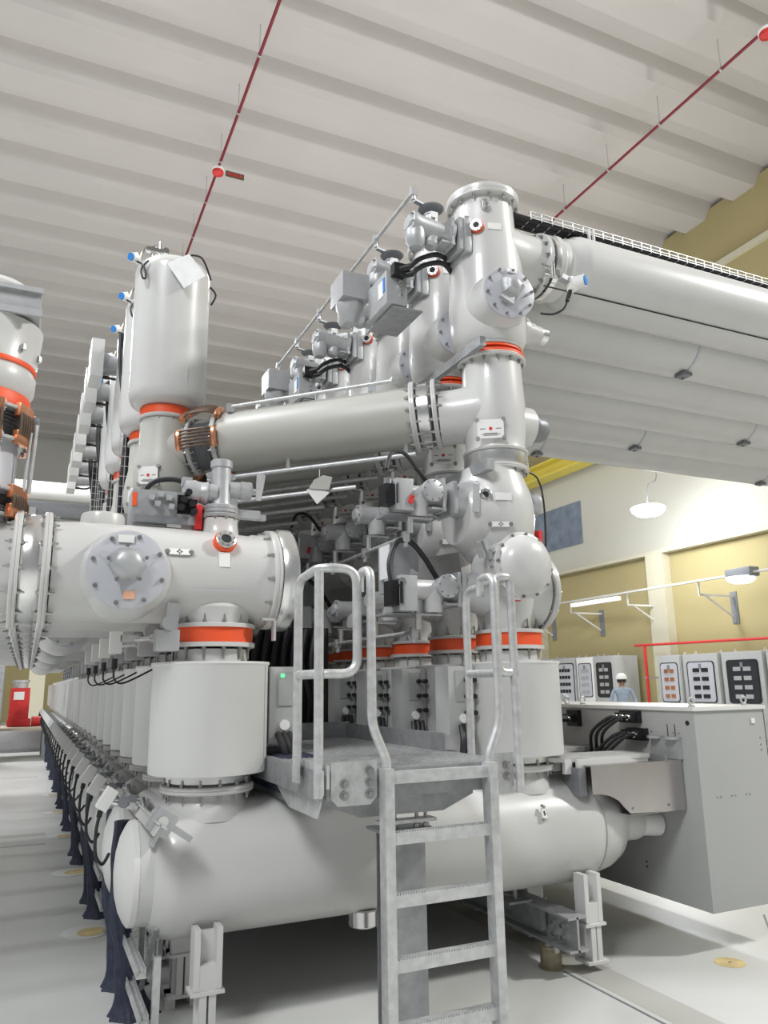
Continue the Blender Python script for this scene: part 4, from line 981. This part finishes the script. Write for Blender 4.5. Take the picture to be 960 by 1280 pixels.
# cabinets along right wall
def make_cab(y,w,x0,h,kind,lab):
    t=thing('control_cabinet',(x0+.4,y,0),lab,'cabinet','control cabinets')
    MB().box((x0+.45,y+w/2,h/2),(.9,w-.01,h),bev=.008).build('cabinet_body','cabinet',t)
    d=MB().box((x0-.012,y+w/2,h/2+.05),(.03,w-.05,h-.14),bev=.006).build('door','cabinet' if kind!='white' else 'cabinet_white',t)
    ww=w*.70; wh=1.0; zc=h-.72
    if kind=='open': wh=1.3; zc=h-.85; ww=w*.8
    fr=MB(); poly=[]
    for cx_,cz_,a0 in ((1,1,0),(-1,1,90),(-1,-1,180),(1,-1,270)):
        for i in range(5): a=math.radians(a0+i*22.5); poly.append((cx_*(ww/2-.08)+.08*math.cos(a),cz_*(wh/2-.08)+.08*math.sin(a)))
    MB().prism([(p[0]*1.09,p[1]*1.05) for p in poly],(x0-.030,y+w/2,zc),Y_,Z_,-.004).build('window_gasket','black',d)
    p=MB().prism(poly,(x0-.036,y+w/2,zc),Y_,Z_,-.003).build('window_pane','glass_dark' if kind in('dark','grey') else 'paint_cool',d)
    b=MB(); r_=MB()
    for i in range(4):
        zz=zc+wh/2-.20-.22*i
        for j in range(4 if kind=='open' else 2):
            n_=4 if kind=='open' else 2
            b.box((x0-.045,y+w/2-ww*.34+ww*.68*(j+.5)/n_,zz),(.02,ww*.5/n_,.10))
    if kind=='red': r_=b.build('breaker_row','copper',p)
    elif kind in ('open','bright'): b.build('breaker_row','black',p)
    else: b.build('breaker_row','cast',p)
    MB().box((x0-.05,y+w/2,zc+wh/2-.10),(.02,.07,.12)).build('lock','cast_dark',d)
    e=MB()
    for q in (.15,.85): e.tube([V((x0+.3,y+w*q+.03*math.cos(a),h+.04+.03*math.sin(a))) for a in [2*PI*i/10 for i in range(11)]],.009,6,smooth=False)
    e.build('lifting_eye','galv',t)
    return t
for (y,w,kind,lab) in ((15.72,.85,'red','grey wall cabinet with reddish units behind glass, beside the red pipe'),(14.45,1.2,'bright','grey wall cabinet with its window brightly lit inside'),(13.12,1.25,'dark','grey wall cabinet with a dark glass window, right of the brightly lit one'),(11.9,1.15,'grey','grey wall cabinet cut by the right edge of the photo'),(10.7,1.15,'grey','grey wall cabinet beyond the right edge')):
    if y>11: make_cab(y,w,15.9,2.18,kind,lab)
X2=17.4-.9-.15
for (y,w,kind,lab) in ((18.55,.95,'grey','grey wall cabinet whose side is seen behind the helmeted worker'),(19.5,.85,'white','pale wall cabinet with a narrow dark window, left of the helmeted worker'),(20.4,1.1,'open','open-faced wall cabinet with rows of breakers'),(21.6,.9,'grey','grey wall cabinet farthest to the left, half hidden by the drum')):
    make_cab(y,w,X2-.4+.15,2.28,kind,lab)
# red fire pipe in front of the wall
t=thing('fire_pipe',(15.6,17.3,0),'red fire pipe with a riser between the two groups of wall cabinets','pipe')
MB().cyl((16.3,10,2.44),(16.3,17.85,2.53),.035,10).cyl((16.3,17.45,.0),(16.3,17.45,2.5),.045,10).build('pipe','red',t)
MB().box((16.5,17.45,1.6),(.5,.05,.05)).build('bracket','cast',t)
# worker
def person():
    x,y=12.0,13.65; t=thing('person',(x,y,0),'person in a white safety helmet and blue-grey coverall behind the cabinet','person')
    me=bpy.data.meshes.new('body'); bm=bmesh.new()
    J={'hip':(0,0,.88,.14),'waist':(0,0,1.02,.13),'chest':(0,.0,1.22,.155),'neckb':(0,0,1.36,.075),'neck':(0,-.01,1.42,.052),'head':(0,-.02,1.50,.085),'top':(0,-.01,1.58,.082),
       'shl':(-.18,0,1.33,.062),'ell':(-.26,-.02,1.07,.047),'wrl':(-.22,-.16,.90,.033),'hal':(-.21,-.22,.87,.036),
       'shr':(.18,0,1.33,.062),'elr':(.27,-.02,1.08,.047),'wrr':(.25,-.2,.98,.033),'har':(.24,-.26,.97,.036),
       'hl':(-.095,0,.84,.10),'kl':(-.11,-.01,.46,.065),'al':(-.11,.02,.09,.045),'tl':(-.12,-.13,.04,.038),
       'hr':(.095,0,.84,.10),'kr':(.11,-.01,.46,.065),'ar':(.11,.02,.09,.045),'tr':(.12,-.13,.04,.038)}
    names=list(J); idx={n:i for i,n in enumerate(names)}
    E_=[('hip','waist'),('waist','chest'),('chest','neckb'),('neckb','neck'),('neck','head'),('head','top'),('chest','shl'),('shl','ell'),('ell','wrl'),('wrl','hal'),('chest','shr'),('shr','elr'),('elr','wrr'),('wrr','har'),('hip','hl'),('hl','kl'),('kl','al'),('al','tl'),('hip','hr'),('hr','kr'),('kr','ar'),('ar','tr')]
    me.from_pydata([J[n][:3] for n in names],[(idx[a],idx[b]) for a,b in E_],[]); 
    o=bpy.data.objects.new('body',me); COL.objects.link(o)
    md=o.modifiers.new('s','SKIN')
    for i,n in enumerate(names): me.skin_vertices[0].data[i].radius=(J[n][3],J[n][3]*.8)
    me.skin_vertices[0].data[0].use_root=True
    o.modifiers.new('u','SUBSURF').levels=2; o.modifiers['u'].render_levels=2
    dg=bpy.context.evaluated_depsgraph_get(); m2=bpy.data.meshes.new_from_object(o.evaluated_get(dg)); bpy.data.objects.remove(o)
    for p_ in m2.polygons: p_.use_smooth=True
    m2.materials.clear(); m2.materials.append(M['coverall']); m2.materials.append(M['skin'])
    for p_ in m2.polygons:
        c_=p_.center
        p_.material_index=1 if (c_.z>1.385 or c_.z<.995 and c_.y<-.17 and c_.z>.8) else 0
    m2.name='body'; o=bpy.data.objects.new('body',m2); COL.objects.link(o); o.parent=t
    h=MB().lathe((x,y-.01,1.55),Z_,[(0,.118),(.01,.122),(.05,.118),(.09,.10),(.125,.06),(.135,0)],28).prism([(-.09,0),(.09,0),(.06,.06),(-.06,.06)],(x,y-.10,1.56),X_,-Y_,.008).build('helmet','white',t)
    MB().lathe((x,y-.01,1.48),Z_,[(0,.095),(.06,.10),(.08,.10)],20).build('hair','black',t)
    b=MB()
    for s in (-1,1): b.lathe((x+s*.032,y-.098,1.515),-Y_,[(0,.012),(.006,.008),(.008,0)],10)
    b.build('eyes','black',t)
    MB().prism([(-.012,0),(.012,0),(0,.045)],(x,y-.09,1.475),X_,Z_,.022).box((x,y-.092,1.45),(.05,.012,.008)).lathe((x-.088,y-.01,1.50),-X_,[(0,.024),(.01,.02),(.012,0)],10).lathe((x+.088,y-.01,1.50),X_,[(0,.024),(.01,.02),(.012,0)],10).build('face_features','skin',t)
    g=MB()
    for hx,hy,hz in ((-.21,-.22,.87),(.24,-.26,.97)):
        for i in range(4): g.tube([(x+hx-.027+.018*i,y+hy-.02,hz),(x+hx-.027+.018*i,y+hy-.06,hz-.01),(x+hx-.025+.017*i,y+hy-.085+.006*abs(i-1),hz-.04)],.009,7)
        g.tube([(x+hx+.03,y+hy+.0,hz),(x+hx+.05,y+hy-.03,hz-.01),(x+hx+.045,y+hy-.055,hz-.03)],.010,7)
    g.build('fingers','skin',t)
    t.rotation_euler=(0,0,-.6)
person()
# far left: work bench, red pump, column
t=thing('work_table',(-.4,19.5,0),'long low plywood-topped steel table in the distance at left','table')
MB().box((-.5,20.2,.66),(2.2,1.6,.06)).build('table_top','plywood',t)
for x in (-1.5,.45):
    for y in (19.55,20.9): MB().box((x,y,.315),(.08,.08,.63)).build('leg','galv_dull',t)
t=thing('equipment_post',(-.50,18.6,0),'grey steel post at the left edge in the distance','post')
MB().box((-.62,18.6,1.1),(.35,.35,2.2),bev=.01).build('post','galv_dull',t)
t=thing('fire_pump',(-.05,21.2,.69),'bright red boxy machine on the distant table at left','machine')
MB().box((-.12,20.3,1.13),(.42,.4,.86),bev=.02).box((-.10,20.3,.78),(.5,.45,.16),bev=.02).build('red_housing','red',t)
MB().cyl((-.12,20.3,1.56),(-.12,20.3,1.68),.16,20).cyl((-.12,20.3,1.68),(-.12,20.3,1.74),.19,20).build('top_cap','galv',t)
MB().box((-.14,20.09,1.38),(.22,.02,.18)).build('label_plate','white',t)
MB().cyl((.16,20.2,.80),(.42,20.2,.80),.11,16).build('motor','red',t)
t=thing('yellow_pillar',(.3,29,0),'pale yellow pillar in the distance beside the red machine','pillar')
MB().box((.30,29,2.2),(.50,.5,4.4)).build('pillar','yellow_pale',t)
t=thing('crate',(-.1,22.6,0),'dark covered crate on the floor beyond the distant table','crate')
MB().box((-.1,22.4,.28),(1.2,.9,.5),bev=.06).box((-.1,22.4,.02),(1.3,1.0,.04)).build('cover','cast',t)
# floor plates, marks, joints
def disc(x,y,r,lab,mm='casing'):
    t=thing('floor_plate',(x,y,0),lab,'plate','round floor plates')
    MB().lathe((x,y,0),Z_,[(0,r),(.006,r),(.008,r-.004),(.008,0)],32).build('cover',mm,t)
    s=MB().lathe((x+r*.25,y-.02,.008),Z_,[(0,r*.6),(.001,r*.6),(.0012,0)],20).build('stain','stain',t)
for k in range(5): disc(.46,5.62+1.8*k,.15,'round grey floor plate with a yellow stain, %s from the front'%oname(k))
t=thing('floor_mark',(3.65,3.42,0),'faded yellow paint mark on the floor at lower right','mark'); 
MB().lathe((3.60,3.42,.0),Z_,[(0.001,.085),(.002,.084),(.0022,0)],9).build('paint','stain',t)
MB().box((3.60,3.42,.003),(.02,.008,.003)).build('bolt','cast_dark',t)
def seam(name,a,b_,w,m,lab,cat='joint'):
    a=V(a);b_=V(b_);d=(b_-a); t=MB().box((a+b_)/2,(d.length,w,.003),rz=math.atan2(d.y,d.x)).build(name,m); tag(t,lab,cat)
seam('floor_joint',(2.72,2.0,.001),(2.72,3.72,.001),.012,'cast_dark','straight dark floor joint running forward from the levelling foot')
seam('floor_strip',(2.86,2.0,.0),(2.86,9,.0),.20,'paint_warm','wider dull floor strip beside the dark joint','strip')
seam('floor_joint',(4.15,3.6,.001),(4.5,3.95,.001),.012,'cast_dark','short dark floor joint at the right edge, beyond the mechanism cabinet shadow')
seam('cable_channel',(-9,8.9,.001),(.3,8.9,.001),.05,'cast','narrow grey channel crossing the floor at left','channel')
seam('cable_channel',(-9,9.5,.001),(.3,9.5,.001),.16,'paint_warm','wider grey channel crossing the floor at left, behind the narrow one','channel')
seam('cable_channel',(-9,15.6,.001),(.3,15.6,.001),.10,'paint_warm','thin pale channel crossing the floor at far left','channel')
t=tag(MB().box((4.95,3.45,.008),(.9,.62,.016)).build('floor_hatch','cast'),'flat grey floor hatch at the lower right edge','hatch')

# ------------------------------------------------------------------ 16. light, camera
def area(name,loc,target,size,power,col=(1,1,1),sy=None):
    l=bpy.data.lights.new(name,'AREA'); l.energy=power; l.size=size; l.color=col
    if sy: l.shape='RECTANGLE'; l.size_y=sy
    o=bpy.data.objects.new(name,l); COL.objects.link(o); o.location=loc
    o.rotation_euler=(V(target)-V(loc)).to_track_quat('-Z','Y').to_euler(); return o
area('hall_light_key',(13.5,-1.5,12),(2,4,1),1.3,KEY,(1,.99,.97))
area('fill_front_left',(-5,-2,10),(2,4,2),3.0,LEFT,(.96,.98,1))  # added fill from the front left, not a fitting of the hall
area('hall_light_rear',(9,16,12.5),(6,14,0),4,REAR,(.97,.98,1))
area('fill_aisle',(-5,7,11.5),(-2,7,0),3,AISLE,(.96,.98,1))  # added fill that brightens the left floor and the tank ends
area('hall_light_far',(-3,26,12.5),(-2,26,0),5,FAR,(.97,.98,1))
area('hall_light_up',(4,14,6.2),(4,14.01,15),20,UP,(1,.97,.95))  # added upward fill for the ceiling, no fitting hangs here
pl=bpy.data.lights.new('lamp_glow','POINT'); pl.energy=LAMP; pl.shadow_soft_size=.3; pl.color=(.93,.96,1)
o=bpy.data.objects.new('lamp_glow',pl); COL.objects.link(o); o.location=(14.6,15.2,5.7)
w=bpy.data.worlds.new('world'); w.use_nodes=True; sc.world=w
bg=w.node_tree.nodes['Background']; bg.inputs['Color'].default_value=(.93,.96,1,1); bg.inputs['Strength'].default_value=WORLD
cam=bpy.data.cameras.new('camera'); co=bpy.data.objects.new('camera',cam); COL.objects.link(co); sc.camera=co
cam.sensor_fit='VERTICAL'; cam.sensor_height=36; cam.lens=957.27/1280*36; cam.clip_end=200; cam.clip_start=.05
yaw,pit,rol=0.43035977,0.22225933,-0.01496044
Fv=V((math.sin(yaw)*math.cos(pit),math.cos(yaw)*math.cos(pit),math.sin(pit))); r0=V((math.cos(yaw),-math.sin(yaw),0)); u0=r0.cross(Fv)
rr=r0*math.cos(rol)+u0*math.sin(rol); uu=-r0*math.sin(rol)+u0*math.cos(rol)
co.matrix_world=Matrix(((rr.x,uu.x,-Fv.x,0),(rr.y,uu.y,-Fv.y,0),(rr.z,uu.z,-Fv.z,1.5),(0,0,0,1)))
sc.view_settings.view_transform='Standard'; sc.view_settings.look='None'; sc.view_settings.exposure=EXPO; sc.view_settings.gamma=1
sc.cycles.max_bounces=6; sc.cycles.use_denoising=True
